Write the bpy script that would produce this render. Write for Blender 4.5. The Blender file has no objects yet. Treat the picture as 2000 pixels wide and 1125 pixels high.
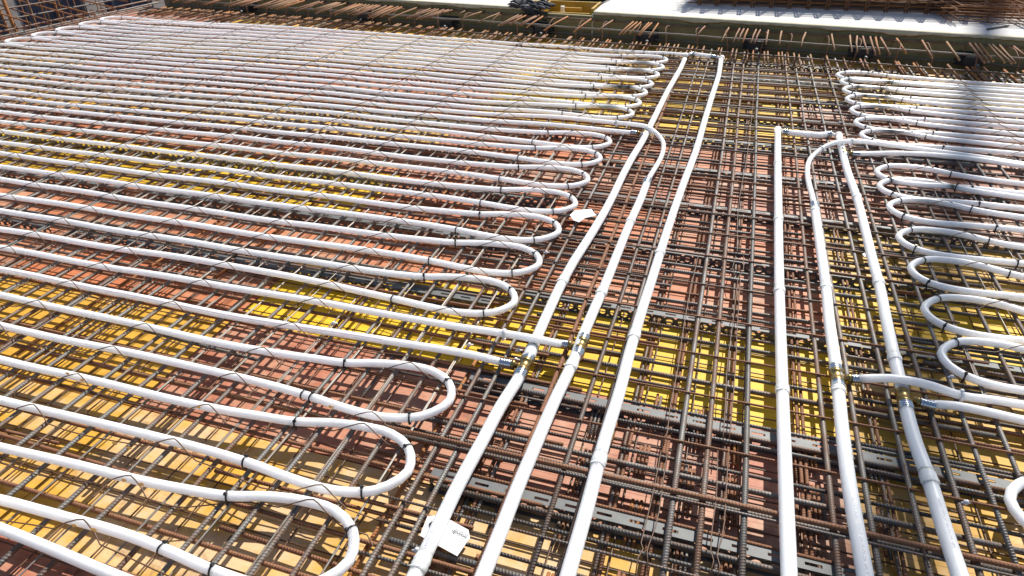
import bpy, math, random
import numpy as np
from mathutils import Matrix, Vector
random.seed(7)
rng = random.Random(11)
S = bpy.context.scene
C = S.collection
# ------------------------------------------------------------------ camera
F_PX, PITCH, YAW, ROLL, CAM_H = 1287.0, 0.565, -0.320, -0.016, 1.390
fwd = np.array([math.sin(YAW)*math.cos(PITCH), math.cos(YAW)*math.cos(PITCH), -math.sin(PITCH)])
rt0 = np.array([math.cos(YAW), -math.sin(YAW), 0.0])
up0 = np.cross(rt0, fwd)
RT = rt0*math.cos(ROLL)+up0*math.sin(ROLL)
UP = -rt0*math.sin(ROLL)+up0*math.cos(ROLL)
cd = bpy.data.cameras.new('camera')
cam = bpy.data.objects.new('camera', cd)
C.objects.link(cam)
cd.sensor_width = 36.0
cd.lens = F_PX/2000*36
cd.clip_start = 0.02
cd.clip_end = 400
cam.matrix_world = Matrix(((RT[0], UP[0], -fwd[0], 0), (RT[1], UP[1], -fwd[1], 0), (RT[2], UP[2], -fwd[2], CAM_H), (0, 0, 0, 1)))
S.camera = cam
# ------------------------------------------------------------------ light
SUN = Vector((0.26, 1.0, 0.98)).normalized()
w = bpy.data.worlds.new('World')
S.world = w
w.use_nodes = True
nt = w.node_tree
nt.nodes.clear()
wo = nt.nodes.new('ShaderNodeOutputWorld')
bg = nt.nodes.new('ShaderNodeBackground')
sk = nt.nodes.new('ShaderNodeTexSky')
sk.sky_type = 'NISHITA'
sk.sun_disc = False
sk.sun_elevation = math.asin(SUN.z)
sk.sun_rotation = math.atan2(SUN.x, SUN.y)
bg.inputs['Strength'].default_value = 0.085
nt.links.new(sk.outputs[0], bg.inputs[0])
nt.links.new(bg.outputs[0], wo.inputs[0])
ld = bpy.data.lights.new('sun', 'SUN')
ld.energy = 5.0
ld.angle = math.radians(0.5)
ld.color = (1.0, 0.955, 0.88)
lo = bpy.data.objects.new('sun', ld)
C.objects.link(lo)
lo.rotation_euler = SUN.to_track_quat('Z', 'Y').to_euler()
S.view_settings.view_transform = 'Standard'
S.view_settings.look = 'None'
S.view_settings.exposure = 0.40
S.view_settings.gamma = 1.0

def at(x, y, z=0.0):
    """pixel of the 2000 px wide photograph -> point on the horizontal plane z"""
    d = fwd+RT*(x-1000)/F_PX-UP*(y-562.5)/F_PX
    t = (z-CAM_H)/d[2]
    p = d*t
    return (float(p[0]), float(p[1]), float(z))

# ------------------------------------------------------------------ materials
def mat(name, col, rough=0.6, metal=0.0, spec=0.5):
    m = bpy.data.materials.new(name)
    m.use_nodes = True
    b = m.node_tree.nodes['Principled BSDF']
    b.inputs['Base Color'].default_value = (*col, 1)
    b.inputs['Roughness'].default_value = rough
    b.inputs['Metallic'].default_value = metal
    b.inputs['Specular IOR Level'].default_value = spec
    return m, m.node_tree, b
def N(t, k, **kw):
    n = t.nodes.new('ShaderNode'+k)
    for a, v in kw.items():
        setattr(n, a, v)
    return n
def math_(t, op, a, b=None, clamp=False):
    n = N(t, 'Math', operation=op, use_clamp=clamp)
    for i, v in enumerate((a, b)):
        if v is None: continue
        if isinstance(v, (int, float)): n.inputs[i].default_value = v
        else: t.links.new(v, n.inputs[i])
    return n.outputs[0]
def ramp(t, fac, stops):
    r = N(t, 'ValToRGB')
    while len(r.color_ramp.elements) < len(stops): r.color_ramp.elements.new(0.5)
    for e, (p, c) in zip(r.color_ramp.elements, stops):
        e.position = p
        e.color = (*c, 1)
    t.links.new(fac, r.inputs[0])
    return r.outputs[0]
def mixc(t, fac, a, b):
    n = N(t, 'Mix', data_type='RGBA')
    for i, v in ((0, fac), (6, a), (7, b)):
        if isinstance(v, (int, float)): n.inputs[i].default_value = v
        elif isinstance(v, tuple): n.inputs[i].default_value = (*v, 1)
        else: t.links.new(v, n.inputs[i])
    return n.outputs[2]
def noise(t, vec, scale, detail=4, rough=0.6):
    n = N(t, 'TexNoise')
    n.inputs['Scale'].default_value = scale
    n.inputs['Detail'].default_value = detail
    n.inputs['Roughness'].default_value = rough
    if vec is not None: t.links.new(vec, n.inputs['Vector'])
    return n.outputs[0]
def objvec(t, scale=(1, 1, 1), rand=3.0):
    tc = N(t, 'TexCoord'); oi = N(t, 'ObjectInfo')
    r = math_(t, 'MULTIPLY', oi.outputs['Random'], rand*17)
    cx = N(t, 'CombineXYZ')
    for i in range(3): t.links.new(r, cx.inputs[i])
    ad = N(t, 'VectorMath', operation='ADD')
    t.links.new(tc.outputs['Object'], ad.inputs[0]); t.links.new(cx.outputs[0], ad.inputs[1])
    mp = N(t, 'Mapping')
    mp.inputs['Scale'].default_value = scale
    t.links.new(ad.outputs[0], mp.inputs[0])
    return mp.outputs[0], oi.outputs['Random']
def bump(t, b, h, dist, strength=1.0):
    n = N(t, 'Bump')
    n.inputs['Distance'].default_value = dist
    n.inputs['Strength'].default_value = strength
    t.links.new(h, n.inputs['Height'])
    t.links.new(n.outputs[0], b.inputs['Normal'])

def rebar_mat(name, clean, rust, rust_amt, pitch=0.0085, ribs=True, metal=0.35, rough=0.55):
    m, t, b = mat(name, clean, rough, metal)
    v, rnd = objvec(t)
    n1 = noise(t, v, 9, 5, 0.7)
    n2 = noise(t, v, 55, 3, 0.6)
    s = math_(t, 'ADD', n1, math_(t, 'MULTIPLY', rnd, 0.22))
    s = math_(t, 'ADD', s, math_(t, 'MULTIPLY', n2, 0.25))
    lo_ = 0.95-rust_amt*0.6
    fac = ramp(t, s, [(max(0.0, lo_-0.12), (0, 0, 0)), (min(1, lo_+0.1), (1, 1, 1))])
    tone = mixc(t, n2, tuple(c*0.7 for c in clean), tuple(min(1, c*1.35) for c in clean))
    rt = mixc(t, n2, tuple(c*0.55 for c in rust), tuple(min(1, c*1.5) for c in rust))
    t.links.new(mixc(t, fac, tone, rt), b.inputs['Base Color'])
    t.links.new(math_(t, 'MULTIPLY', math_(t, 'SUBTRACT', 1.0, fac), metal), b.inputs['Metallic'])
    if ribs:
        uv = N(t, 'UVMap')
        sp = N(t, 'SeparateXYZ')
        t.links.new(uv.outputs[0], sp.inputs[0])
        a = math_(t, 'DIVIDE', sp.outputs[0], pitch)
        vv = math_(t, 'ABSOLUTE', math_(t, 'SUBTRACT', sp.outputs[1], 0.5))
        ph = math_(t, 'MULTIPLY', math_(t, 'ADD', a, math_(t, 'MULTIPLY', vv, 2.0)), 2*math.pi)
        w_ = math_(t, 'SINE', ph)
        w_ = math_(t, 'POWER', math_(t, 'MAXIMUM', w_, 0.0), 0.7)
        h = math_(t, 'ADD', w_, math_(t, 'MULTIPLY', n2, 0.3))
        bump(t, b, h, 0.0013, 0.9)
    else:
        bump(t, b, n2, 0.0006, 0.6)
    return m
M = {}
M['bar_grey'] = rebar_mat('steel_grey_ribbed', (0.20, 0.19, 0.175), (0.16, 0.085, 0.05), 0.30)
M['bar_dark'] = rebar_mat('steel_dark_ribbed', (0.125, 0.118, 0.108), (0.13, 0.08, 0.055), 0.25)
M['bar_rust'] = rebar_mat('steel_rusty_ribbed', (0.17, 0.12, 0.09), (0.24, 0.105, 0.05), 0.8, metal=0.1, rough=0.75)
M['bar_orange'] = rebar_mat('steel_orange_rust', (0.20, 0.10, 0.05), (0.33, 0.135, 0.04), 0.95, metal=0.0, rough=0.8)
M['bar_tip'] = rebar_mat('steel_starter_rust', (0.17, 0.125, 0.09), (0.25, 0.125, 0.05), 0.75, metal=0.1, rough=0.7)
M['wire'] = rebar_mat('wire_annealed', (0.10, 0.085, 0.07), (0.12, 0.06, 0.03), 0.6, ribs=False, rough=0.5)
M['wire_bright'] = rebar_mat('wire_bright', (0.24, 0.22, 0.19), (0.20, 0.12, 0.07), 0.2, ribs=False, metal=0.5, rough=0.4)

def panel_mat(name, base, worn, wear, dirt):
    m, t, b = mat(name, base, 0.62, 0.0, 0.35)
    v, rnd = objvec(t, (1.2, 14, 1))
    v2, _ = objvec(t, (1, 1, 1))
    g = noise(t, v, 3.0, 6, 0.65)
    gf = noise(t, v, 14.0, 3, 0.6)
    big = noise(t, v2, 2.1, 5, 0.68)
    fine = noise(t, v2, 16, 5, 0.7)
    c = mixc(t, ramp(t, g, [(0.36, (0, 0, 0)), (0.66, (1, 1, 1))]), base, tuple(x*0.72 for x in base))
    c = mixc(t, math_(t, 'MULTIPLY', gf, 0.4), c, tuple(min(1, x*1.3) for x in base))
    s = math_(t, 'ADD', math_(t, 'MULTIPLY', big, 0.7), math_(t, 'MULTIPLY', fine, 0.3))
    s = math_(t, 'ADD', s, math_(t, 'MULTIPLY', math_(t, 'SUBTRACT', rnd, 0.5), 0.16))
    wf = ramp(t, s, [(0.66-wear*0.28, (0, 0, 0)), (0.76-wear*0.22, (1, 1, 1))])
    c = mixc(t, math_(t, 'MULTIPLY', wf, 0.85), c, mixc(t, gf, tuple(x*0.8 for x in worn), worn))
    db = noise(t, v2, 5.3, 6, 0.75)
    df = ramp(t, db, [(0.57, (0, 0, 0)), (0.72, (1, 1, 1))])
    c = mixc(t, math_(t, 'MULTIPLY', df, dirt), c, (0.16, 0.085, 0.05))
    # plank joints of the three-ply face, 10 cm wide
    tc = N(t, 'TexCoord'); sp = N(t, 'SeparateXYZ'); t.links.new(tc.outputs['Object'], sp.inputs[0])
    fr = math_(t, 'FRACT', math_(t, 'MULTIPLY', math_(t, 'ADD', sp.outputs[1], 5.0), 8.0))
    ln = math_(t, 'LESS_THAN', fr, 0.03)
    c = mixc(t, math_(t, 'MULTIPLY', ln, 0.45), c, tuple(x*0.35 for x in base))
    t.links.new(c, b.inputs['Base Color'])
    bump(t, b, g, 0.002, 0.5)
    return m
M['p_yellow'] = panel_mat('shutter_yellow', (0.82, 0.50, 0.02), (0.82, 0.58, 0.15), 0.3, 0.3)
M['p_amber'] = panel_mat('shutter_amber', (0.66, 0.36, 0.045), (0.78, 0.56, 0.34), 0.55, 0.75)
M['p_orange'] = panel_mat('shutter_orange', (0.56, 0.19, 0.08), (0.60, 0.33, 0.20), 0.62, 0.75)
M['p_pink'] = panel_mat('shutter_pink', (0.47, 0.18, 0.105), (0.64, 0.39, 0.26), 0.72, 0.8)
M['p_tan'] = panel_mat('shutter_tan', (0.68, 0.40, 0.06), (0.78, 0.55, 0.26), 0.5, 0.45)

def pex(name, col, rough, ink):
    m, t, b = mat(name, col, rough, 0.0, 0.45)
    v, rnd = objvec(t)
    n1 = noise(t, v, 6, 4, 0.6)
    n2 = noise(t, v, 80, 3, 0.6)
    c = mixc(t, n1, tuple(x*0.97 for x in col), col)
    d = ramp(t, n2, [(0.70, (0, 0, 0)), (0.80, (1, 1, 1))])
    c = mixc(t, math_(t, 'MULTIPLY', d, 0.18), c, (0.55, 0.42, 0.3))
    t.links.new(c, b.inputs['Base Color'])
    b.inputs['Subsurface Weight'].default_value = 1.0
    b.inputs['Subsurface Radius'].default_value = (1.0, 0.95, 1.0)
    b.inputs['Subsurface Scale'].default_value = 0.05
    return m
M['pipe'] = pex('pex_pipe_white', (0.965, 0.955, 0.94), 0.34, False)
M['manifold'] = pex('pex_pipe_milky', (0.93, 0.945, 0.94), 0.42, False)
M['collar'] = pex('pex_collar', (0.80, 0.82, 0.80), 0.5, False)
M['tie'] = mat('black_nylon', (0.018, 0.018, 0.02), 0.4)[0]
M['wtie'] = mat('white_nylon', (0.80, 0.80, 0.80), 0.35)[0]
M['ink'] = mat('print_ink', (0.28, 0.30, 0.38), 0.6)[0]
M['stain'] = mat('rust_stain', (0.50, 0.25, 0.06), 0.8)[0]
M['red'] = mat('red_mark', (0.65, 0.06, 0.05), 0.6)[0]
M['pinkline'] = mat('pink_seam', (0.50, 0.33, 0.40), 0.5)[0]
def brass():
    m, t, b = mat('brass', (0.46, 0.31, 0.10), 0.34, 0.9)
    v, r = objvec(t)
    n = noise(t, v, 60, 4)
    t.links.new(mixc(t, n, (0.22, 0.15, 0.05), (0.46, 0.33, 0.13)), b.inputs['Base Color'])
    return m
M['brass'] = brass()
M['sleeve'] = mat('zinc_sleeve', (0.55, 0.58, 0.62), 0.25, 0.9)[0]
def zinc():
    m, t, b = mat('galvanised', (0.25, 0.26, 0.26), 0.6, 0.2)
    v, r = objvec(t)
    n = noise(t, v, 30, 4, 0.7)
    t.links.new(mixc(t, n, (0.085, 0.09, 0.09), (0.17, 0.175, 0.175)), b.inputs['Base Color'])
    return m
M['zinc'] = zinc()
M['paper'] = mat('paper', (0.84, 0.84, 0.82), 0.85)[0]
M['paper_ink'] = mat('paper_ink', (0.05, 0.06, 0.08), 0.8)[0]
def concrete(name, a, bcol, rough, bdist, sc=3.0):
    m, t, b = mat(name, a, rough)
    tc = N(t, 'TexCoord')
    v = tc.outputs['Object']
    n1 = noise(t, v, sc, 8, 0.7)
    n2 = noise(t, v, sc*14, 5, 0.7)
    f = math_(t, 'ADD', math_(t, 'MULTIPLY', n1, 0.65), math_(t, 'MULTIPLY', n2, 0.35))
    c = mixc(t, ramp(t, f, [(0.38, (0, 0, 0)), (0.62, (1, 1, 1))]), a, bcol)
    n3 = noise(t, v, sc*30, 2, 0.5)
    c = mixc(t, ramp(t, n3, [(0.68, (0, 0, 0)), (0.73, (0.5, 0.5, 0.5))]), c, tuple(x*0.35 for x in a))
    t.links.new(c, b.inputs['Base Color'])
    bump(t, b, f, bdist, 0.8)
    return m
M['slab_top'] = concrete('slab_concrete_white', (0.54, 0.52, 0.50), (0.70, 0.68, 0.66), 0.9, 0.006)
M['wall'] = concrete('wall_olive', (0.165, 0.145, 0.065), (0.25, 0.215, 0.11), 0.8, 0.004, 4.0)
M['mortar'] = concrete('mortar_lip', (0.42, 0.38, 0.26), (0.55, 0.50, 0.38), 0.95, 0.01, 10.0)
M['dirt'] = concrete('ground_dirt', (0.06, 0.05, 0.045), (0.12, 0.10, 0.09), 0.95, 0.02, 1.5)
M['black'] = concrete('dark_lump', (0.02, 0.022, 0.03), (0.05, 0.05, 0.06), 0.7, 0.01, 20.0)
M['blueform'] = concrete('blue_grey_form', (0.07, 0.08, 0.12), (0.12, 0.13, 0.17), 0.6, 0.004, 2.5)
M['white_paint'] = mat('white_post', (0.55, 0.53, 0.5), 0.6)[0]
M['timber'] = panel_mat('timber_board', (0.62, 0.42, 0.16), (0.70, 0.56, 0.34), 0.6, 0.3)
M['boxyellow'] = panel_mat('box_yellow', (0.50, 0.30, 0.03), (0.7, 0.5, 0.2), 0.2, 0.4)
M['crane'] = mat('mast_paint', (0.5, 0.32, 0.05), 0.5)[0]

# ------------------------------------------------------------------ mesh helper
def smooth_path(pts, step=None, k=6):
    """Catmull-Rom through pts"""
    P = [np.array(p, float) for p in pts]
    if len(P) < 3: return P
    P = [2*P[0]-P[1]]+P+[2*P[-1]-P[-2]]
    out = []
    for i in range(1, len(P)-2):
        p0, p1, p2, p3 = P[i-1:i+3]
        d = float(np.linalg.norm(p2-p1))
        n = k if step is None else max(1, min(40, int(round(d/step))))
        # centripetal-ish tangents to avoid overshoot
        d0 = max(1e-4, np.linalg.norm(p1-p0)); d2 = max(1e-4, np.linalg.norm(p3-p2)); d1 = max(1e-4, d)
        m1 = ((p1-p0)/d0*d1+(p2-p1)/d1*d0)/(d0+d1)*d1
        m2 = ((p2-p1)/d1*d2+(p3-p2)/d2*d1)/(d1+d2)*d1
        for j in range(n):
            s = j/n
            out.append((2*s**3-3*s**2+1)*p1+(s**3-2*s**2+s)*m1+(-2*s**3+3*s**2)*p2+(s**3-s**2)*m2)
    out.append(P[-2])
    return out
class MB:
    def __init__(s):
        s.v = []; s.f = []; s.uv = []; s.flat = []
    def face(s, ids, uvs=None, flat=False):
        s.f.append(tuple(ids)); s.uv.extend(uvs if uvs else [(0, 0)]*len(ids)); s.flat.append(flat)
    def tube(s, pts, r, n=8, cap=True, u0=0.0):
        P = [np.array(p, float) for p in pts]
        k = len(P)
        T = []
        for i in range(k):
            d = P[min(i+1, k-1)]-P[max(i-1, 0)]
            l = np.linalg.norm(d)
            T.append(d/l if l > 1e-9 else np.array([1.0, 0, 0]))
        ref = np.array([0, 0, 1.0]) if abs(T[0][2]) < 0.9 else np.array([1.0, 0, 0])
        a = np.cross(ref, T[0]); a /= np.linalg.norm(a)
        base = len(s.v); u = u0; us = []
        for i in range(k):
            if i:
                a = a-T[i]*np.dot(a, T[i]); a /= max(1e-9, np.linalg.norm(a))
                u += float(np.linalg.norm(P[i]-P[i-1]))
            us.append(u)
            b_ = np.cross(T[i], a)
            rr = r[i] if isinstance(r, (list, tuple)) else r
            for j in range(n):
                t = 2*math.pi*j/n
                q = P[i]+(a*math.cos(t)+b_*math.sin(t))*rr
                s.v.append((q[0], q[1], q[2]))
        for i in range(k-1):
            for j in range(n):
                j2 = (j+1) % n
                A = base+i*n
                s.face((A+j, A+j2, A+n+j2, A+n+j), [(us[i], j/n), (us[i], (j+1)/n), (us[i+1], (j+1)/n), (us[i+1], j/n)])
        if cap:
            s.face([base+j for j in range(n)][::-1], None, True)
            s.face([base+(k-1)*n+j for j in range(n)], None, True)
        return s
    def box(s, lo, hi, M4=None):
        base = len(s.v)
        for z in (lo[2], hi[2]):
            for x, y in ((lo[0], lo[1]), (hi[0], lo[1]), (hi[0], hi[1]), (lo[0], hi[1])):
                p = Vector((x, y, z))
                if M4 is not None: p = M4 @ p
                s.v.append(tuple(p))
        for q in ((3, 2, 1, 0), (4, 5, 6, 7), (0, 1, 5, 4), (1, 2, 6, 5), (2, 3, 7, 6), (3, 0, 4, 7)):
            s.face([base+i for i in q], [(0, 0), (1, 0), (1, 1), (0, 1)], True)
        return s
    def build(s, name, m, parent=None, loc=None):
        me = bpy.data.meshes.new(name)
        V = np.array(s.v, dtype=np.float32)
        o = loc
        if o is not None: V = V-np.array(o, dtype=np.float32)
        me.from_pydata(V.tolist(), [], s.f)
        ul = me.uv_layers.new(name='UVMap')
        ul.data.foreach_set('uv', np.array(s.uv, dtype=np.float32).ravel())
        me.polygons.foreach_set('use_smooth', [not x for x in s.flat])
        me.materials.append(m)
        me.update()
        ob = bpy.data.objects.new(name, me)
        C.objects.link(ob)
        if parent is not None:
            ob.parent = parent
            pl = parent.location
            ob.location = ((o[0] if o else 0)-pl[0], (o[1] if o else 0)-pl[1], (o[2] if o else 0)-pl[2])
        elif o is not None:
            ob.location = o
        return ob
def tag(o, label, cat, group=None, kind=None):
    if label: o['label'] = label
    if cat: o['category'] = cat
    if group: o['group'] = group
    if kind: o['kind'] = kind
    return o
def empty(name, loc, label, cat, group=None):
    o = bpy.data.objects.new(name, None)
    C.objects.link(o)
    o.empty_display_size = 0.05
    o.location = loc
    return tag(o, label, cat, group)
def wob(p0, p1, amp, step=0.6):
    p0 = np.array(p0, float); p1 = np.array(p1, float)
    n = max(2, int(np.linalg.norm(p1-p0)/step))
    out = []
    for i in range(n+1):
        q = p0+(p1-p0)*i/n
        if 0 < i < n: q = q+np.array([rng.uniform(-amp, amp), rng.uniform(-amp, amp), rng.uniform(-amp, amp)*0.25])
        out.append(q)
    return out

# ------------------------------------------------------------------ levels (z = 0 is the pipe axis)
ZF = -0.075      # face of the shuttering
ZY = -0.0215     # lengthwise bars
ZX = -0.0350     # crosswise bars
RP = 0.0136      # heating pipe radius
RM = 0.0190      # manifold pipe radius
def wallY(x): return 6.73-0.093*x
# ------------------------------------------------------------------ setting
mb = MB(); mb.box((-60, -25, -1.30), (60, 60, -1.20))
tag(mb.build('ground', M['dirt']), None, None, None, 'structure')

# shuttering panels
XB = [-9.75, -7.72, -5.72, -3.72, -1.70, 0.50, 2.55, 4.6]
ROWS = [0.15+0.5*i for i in range(14)]
def kind(cx, cy):
    c = XB.index(max(b for b in XB if b <= cx))
    r = int((cy-0.15)/0.5+1e-6)
    T = [  # columns from the left: -9.75, -7.72, -5.72, -3.72, -1.70, 0.50, 2.55
        'aaapata',   # .15
        'aaatyat',   # .65  near
        'ooaapat',   # 1.15
        'ooooyty',   # 1.65
        'opoootp',   # 2.15
        'ooyyott',   # 2.65
        'opooppy',   # 3.15
        'ppatopp',   # 3.65
        'ptppypt',   # 4.15
        'papoypt',   # 4.65
        'ppttyyt',   # 5.15
        'ppptttt',   # 5.65
        'pppttat',   # 6.15
        'pptttat']
    T[0] = 'aaaapaa'
    T[1] = 'aaaaata'
    T[2] = 'ooaapat'
    T[4] = 'opoooyt'
    return T[r][c]
KN = {'y': ('p_yellow', 'bright yellow'), 'a': ('p_amber', 'worn amber'), 'o': ('p_orange', 'orange red'), 'p': ('p_pink', 'faded pink'), 't': ('p_tan', 'tan')}
zone = lambda x: 'the left pipe coils' if x < -0.8 else ('the bare corridor' if x < 1.0 else 'the right pipe coils')
depth = lambda y: 'near' if y < 1.6 else ('middle' if y < 3.6 else 'far')
for r, y0 in enumerate(ROWS):
    for c in range(len(XB)-1):
        x0, x1 = XB[c], XB[c+1]
        cx, cy = (x0+x1)/2, y0+0.25
        if x0 < -7.8 : continue
        k, cn = KN[kind(cx, cy)]
        y1 = min(y0+0.5, wallY(cx)+0.02)
        if y1-y0 < 0.1: continue
        m_ = MB(); g = 0.0025
        m_.box((x0+g, y0+g, ZF-0.021-rng.uniform(0, .001)), (x1-g, y1-g, ZF-rng.uniform(0, .0015)))
        o = m_.build('shuttering', M[k], None, (cx, cy, ZF))
        tag(o, '%s wooden shuttering under %s, %s' % (cn, zone(cx), depth(cy)), 'formwork panel', 'shuttering panels forming the deck')
# beams carrying the panels
for i in range(9):
    x = -7.4+i*1.35
    m_ = MB(); m_.box((x, 0.1, -0.30), (x+0.08, 6.6, ZF-0.0235))
    o = m_.build('formwork_beam', M['timber'], None, (x, 3, -0.2))
    tag(o, 'timber beam carrying the shuttering panels from below', 'formwork beam', 'timber beams under the deck')
    m_ = MB(); m_.box((x+0.01, 2.9, -1.2), (x+0.07, 3.0, -0.301))
    tag(m_.build('formwork_prop', M['zinc'], None, (x, 3, -1.2)), 'steel prop holding up the shuttering from the ground', 'prop', 'props under the deck')

# ------------------------------------------------------------------ perforated spacer strips (one prototype mesh, copies of different length)
def strip_mesh(L, name, loc, slots=True):
    mb = MB(); H = 0.040; W = 0.034; t = 0.0015
    zt = ZF+H
    P = 0.085; n = int(L/P)
    x = -L/2
    # top flange with slots
    def q(a, b_, c_, d_): mb.box((a, b_, zt-t), (c_, d_, zt))
    q(x, 0, x+n*P, 0.0125); q(x, W-0.0125, x+n*P, W)
    for i in range(n):
        q(x+i*P, 0.0125, x+i*P+0.045, W-0.0125)
    # web with round holes, facing the viewer
    def web(xa, xb, hole):
        za, zb = ZF+0.001, zt-t
        y = 0.0; cx = (xa+xb)/2; cz = (za+zb)/2-0.002
        if not hole:
            mb.box((xa, y, za), (xb, y+t, zb)); return
        r = hole; ng = 12
        b0 = len(mb.v)
        for yy in (y, y+t):
            for k in range(ng):
                a = 2*math.pi*k/ng
                mb.v.append((cx+r*math.cos(a), yy, cz+r*math.sin(a)))
            for k in range(ng):
                a = 2*math.pi*k/ng
                ca, sa = math.cos(a), math.sin(a)
                s_ = min((xb-cx)/abs(ca) if abs(ca) > 1e-6 else 9, ((zb-cz) if sa > 0 else (cz-za))/abs(sa) if abs(sa) > 1e-6 else 9)
                mb.v.append((cx+s_*ca, yy, cz+s_*sa))
        m2 = 2*ng
        for k in range(ng):
            k2 = (k+1) % ng
            mb.face((b0+k, b0+k2, b0+ng+k2, b0+ng+k), None, True)
            mb.face((b0+m2+k2, b0+m2+k, b0+m2+ng+k, b0+m2+ng+k2), None, True)
            mb.face((b0+k2, b0+k, b0+m2+k, b0+m2+k2), None, True)
    for i in range(n):
        a = x+i*P
        web(a, a+0.042, 0.011 if i % 2 else 0.0125)
        web(a+0.042, a+P, 0.0125)
    mb.box((x, -0.016, ZF+0.0002), (x+n*P, 0.0, ZF+0.0012))
    return mb.build(name, M['zinc'], None, loc)
proto = strip_mesh(2.2, 'spacer_strip', (0, 0, 0))
pm = proto.data
first = True
strips = []
srows = [(0.60, -1.3), (0.84, -2.4)]
for i, y in enumerate([0.62, 1.12, 1.58, 2.14, 2.62, 3.12, 3.62, 4.12, 4.62, 5.12, 5.62, 6.1]):
    for j, x in enumerate([-6.3, -4.05, -1.85, 0.40, 2.7]):
        yy = y+rng.uniform(-.03, .03)-(0.14 if j < 3 else 0.0)*(1 if i > 2 else 0.3)
        if j < 3 and y in (1.12, 1.58) and x < -1.9 + (0.2 if y > 1.5 else -9): continue
        if j == 2 and y == 1.12: continue
        if j < 3 and y == 0.62 and j != 1: continue
        strips.append((x+rng.uniform(-.1, .1), yy))
for x, y in strips:
    if first: o = proto; first = False
    else:
        o = proto.copy(); C.objects.link(o)
    o.location = (x, y, 0)
    o.rotation_euler.z = rng.uniform(-0.012, 0.012)
    tag(o, 'galvanised slotted spacer strip under %s, %s' % (zone(x), depth(y)), 'spacer strip', 'perforated metal spacer strips')

# ------------------------------------------------------------------ reinforcement
def bar(p0, p1, r, m, label, group, name='rebar', n=6, amp=0.003, cat='rebar'):
    pts = wob(p0, p1, amp)
    o = MB().tube(pts, r, n).build(name, M[m], None, (float(p0[0]), float(p0[1]), float(p0[2])))
    return tag(o, label, cat, group)
# lengthwise bars, left field
xs = [-1.689, -1.517, -1.387, -1.225, -1.115, -1.007, -0.912, -0.808, -0.650, -0.585]
x = -1.689
while x > -7.15:
    x -= rng.choice([0.125, 0.14, 0.15, 0.135, 0.1])
    xs.append(x)
for x in xs:
    y0 = max(0.2, min(2.4, -(x+1.2)*0.33))
    bar((x+rng.uniform(-.006, .006), y0, ZY), (x+rng.uniform(-.012, .012), wallY(x)-0.25-rng.uniform(0, .12), ZY-0.002), 0.0074, rng.choice(['bar_grey', 'bar_grey', 'bar_grey', 'bar_dark']),
        'grey ribbed lengthwise bar under the left pipe coils', 'lengthwise bars under the left coils', 'lengthwise_rebar')
    if rng.random() < 0.8:   # rusty lapped partner bar beside it, one layer lower
        a = rng.uniform(y0, 3.6); b_ = min(6.3, a+rng.uniform(0.7, 2.2))
        xx = x+rng.choice([-1, 1])*rng.uniform(0.02, 0.05)
        bar((xx, a, ZX-0.013), (xx+rng.uniform(-.01, .01), b_, ZX-0.013), 0.0058, rng.choice(['bar_orange', 'bar_rust', 'bar_grey']),
            'short rusty bar beside a lengthwise bar under the left coils', 'lapped bars under the left coils', 'lapped_rebar')
# loose short bars between the crosswise ones, left foreground and beside the corridor
for i in range(34):
    y = rng.uniform(0.75, 3.4); x = rng.uniform(-2.6, -0.75) if i % 2 else rng.uniform(-1.3, -0.9)
    L_ = rng.uniform(0.25, 0.75); a = rng.uniform(-.03, .03)
    bar((x, y, ZX-0.012), (x+L_, y+a, ZX-0.012+rng.uniform(0, .004)), rng.choice([.0048, .0062, .007]), rng.choice(['bar_rust', 'bar_orange', 'bar_rust', 'bar_dark']),
        'short loose crosswise bar low between the bars near the left loops', 'short loose bars near the left loops', 'crosswise_rebar', 6, 0.001)
# corridor
for x, r, m in [(-0.395, .0074, 'bar_rust'), (-0.27, .0072, 'bar_dark'), (0.031, .0085, 'bar_grey'), (0.103, .0085, 'bar_grey'), (0.205, .0088, 'bar_dark'), (0.423, .0078, 'bar_grey'), (0.515, .0082, 'bar_grey'),
                (0.627, .0078, 'bar_grey'), (0.735, .0088, 'bar_dark'), (-0.205, .0068, 'bar_grey')]:
    bar((x, 0.75, ZY), (x+rng.uniform(-.015, .02), wallY(x)-0.2, ZY), r, m, 'thick grey ribbed bar running along the open corridor', 'thick lengthwise bars in the corridor', 'lengthwise_rebar', 8)
for x in (-0.123, -0.013, 0.155, 0.365, 0.575, -0.47):
    for s in (-0.0065, 0.0065):
        bar((x+s, 0.8, ZX-0.0125), (x+s+rng.uniform(-.01, .01), wallY(x)-0.3, ZX-0.0125), 0.0055, rng.choice(['bar_grey', 'bar_rust']),
            'thin bar of a tight pair low in the corridor', 'paired thin bars in the corridor', 'paired_rebar')
# right field
x = 0.735
rx = []
while x < 3.4:
    x += rng.choice([0.09, 0.12, 0.14, 0.1]); rx.append(x)
for x in rx:
    bar((x, max(0.9, 1.1+(x-0.8)*0.5), ZY), (x+rng.uniform(-.02, .02), wallY(x)-0.22-rng.uniform(0, .1), ZY), 0.0078, rng.choice(['bar_dark', 'bar_grey', 'bar_dark']),
        'dark ribbed lengthwise bar under the right pipe coils', 'lengthwise bars under the right coils', 'lengthwise_rebar')
# crosswise bars, left field
y = 0.32
while y < 6.35:
    z = ZX; r = rng.choice([0.0058, 0.0062, 0.0068])
    xa = -7.3 if y > 1.5 else -3.6
    bar((xa, y+rng.uniform(-.012, .012), z), (rng.choice([-0.1, -0.45, -0.3]), y+rng.uniform(-.012, .012), z), r, rng.choice(['bar_rust', 'bar_rust', 'bar_rust', 'bar_grey']),
        'rusty ribbed bar running crosswise beneath the left pipe coils', 'crosswise bars under the left coils', 'crosswise_rebar')
    y += rng.choice([0.10, 0.12, 0.14, 0.08])
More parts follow.
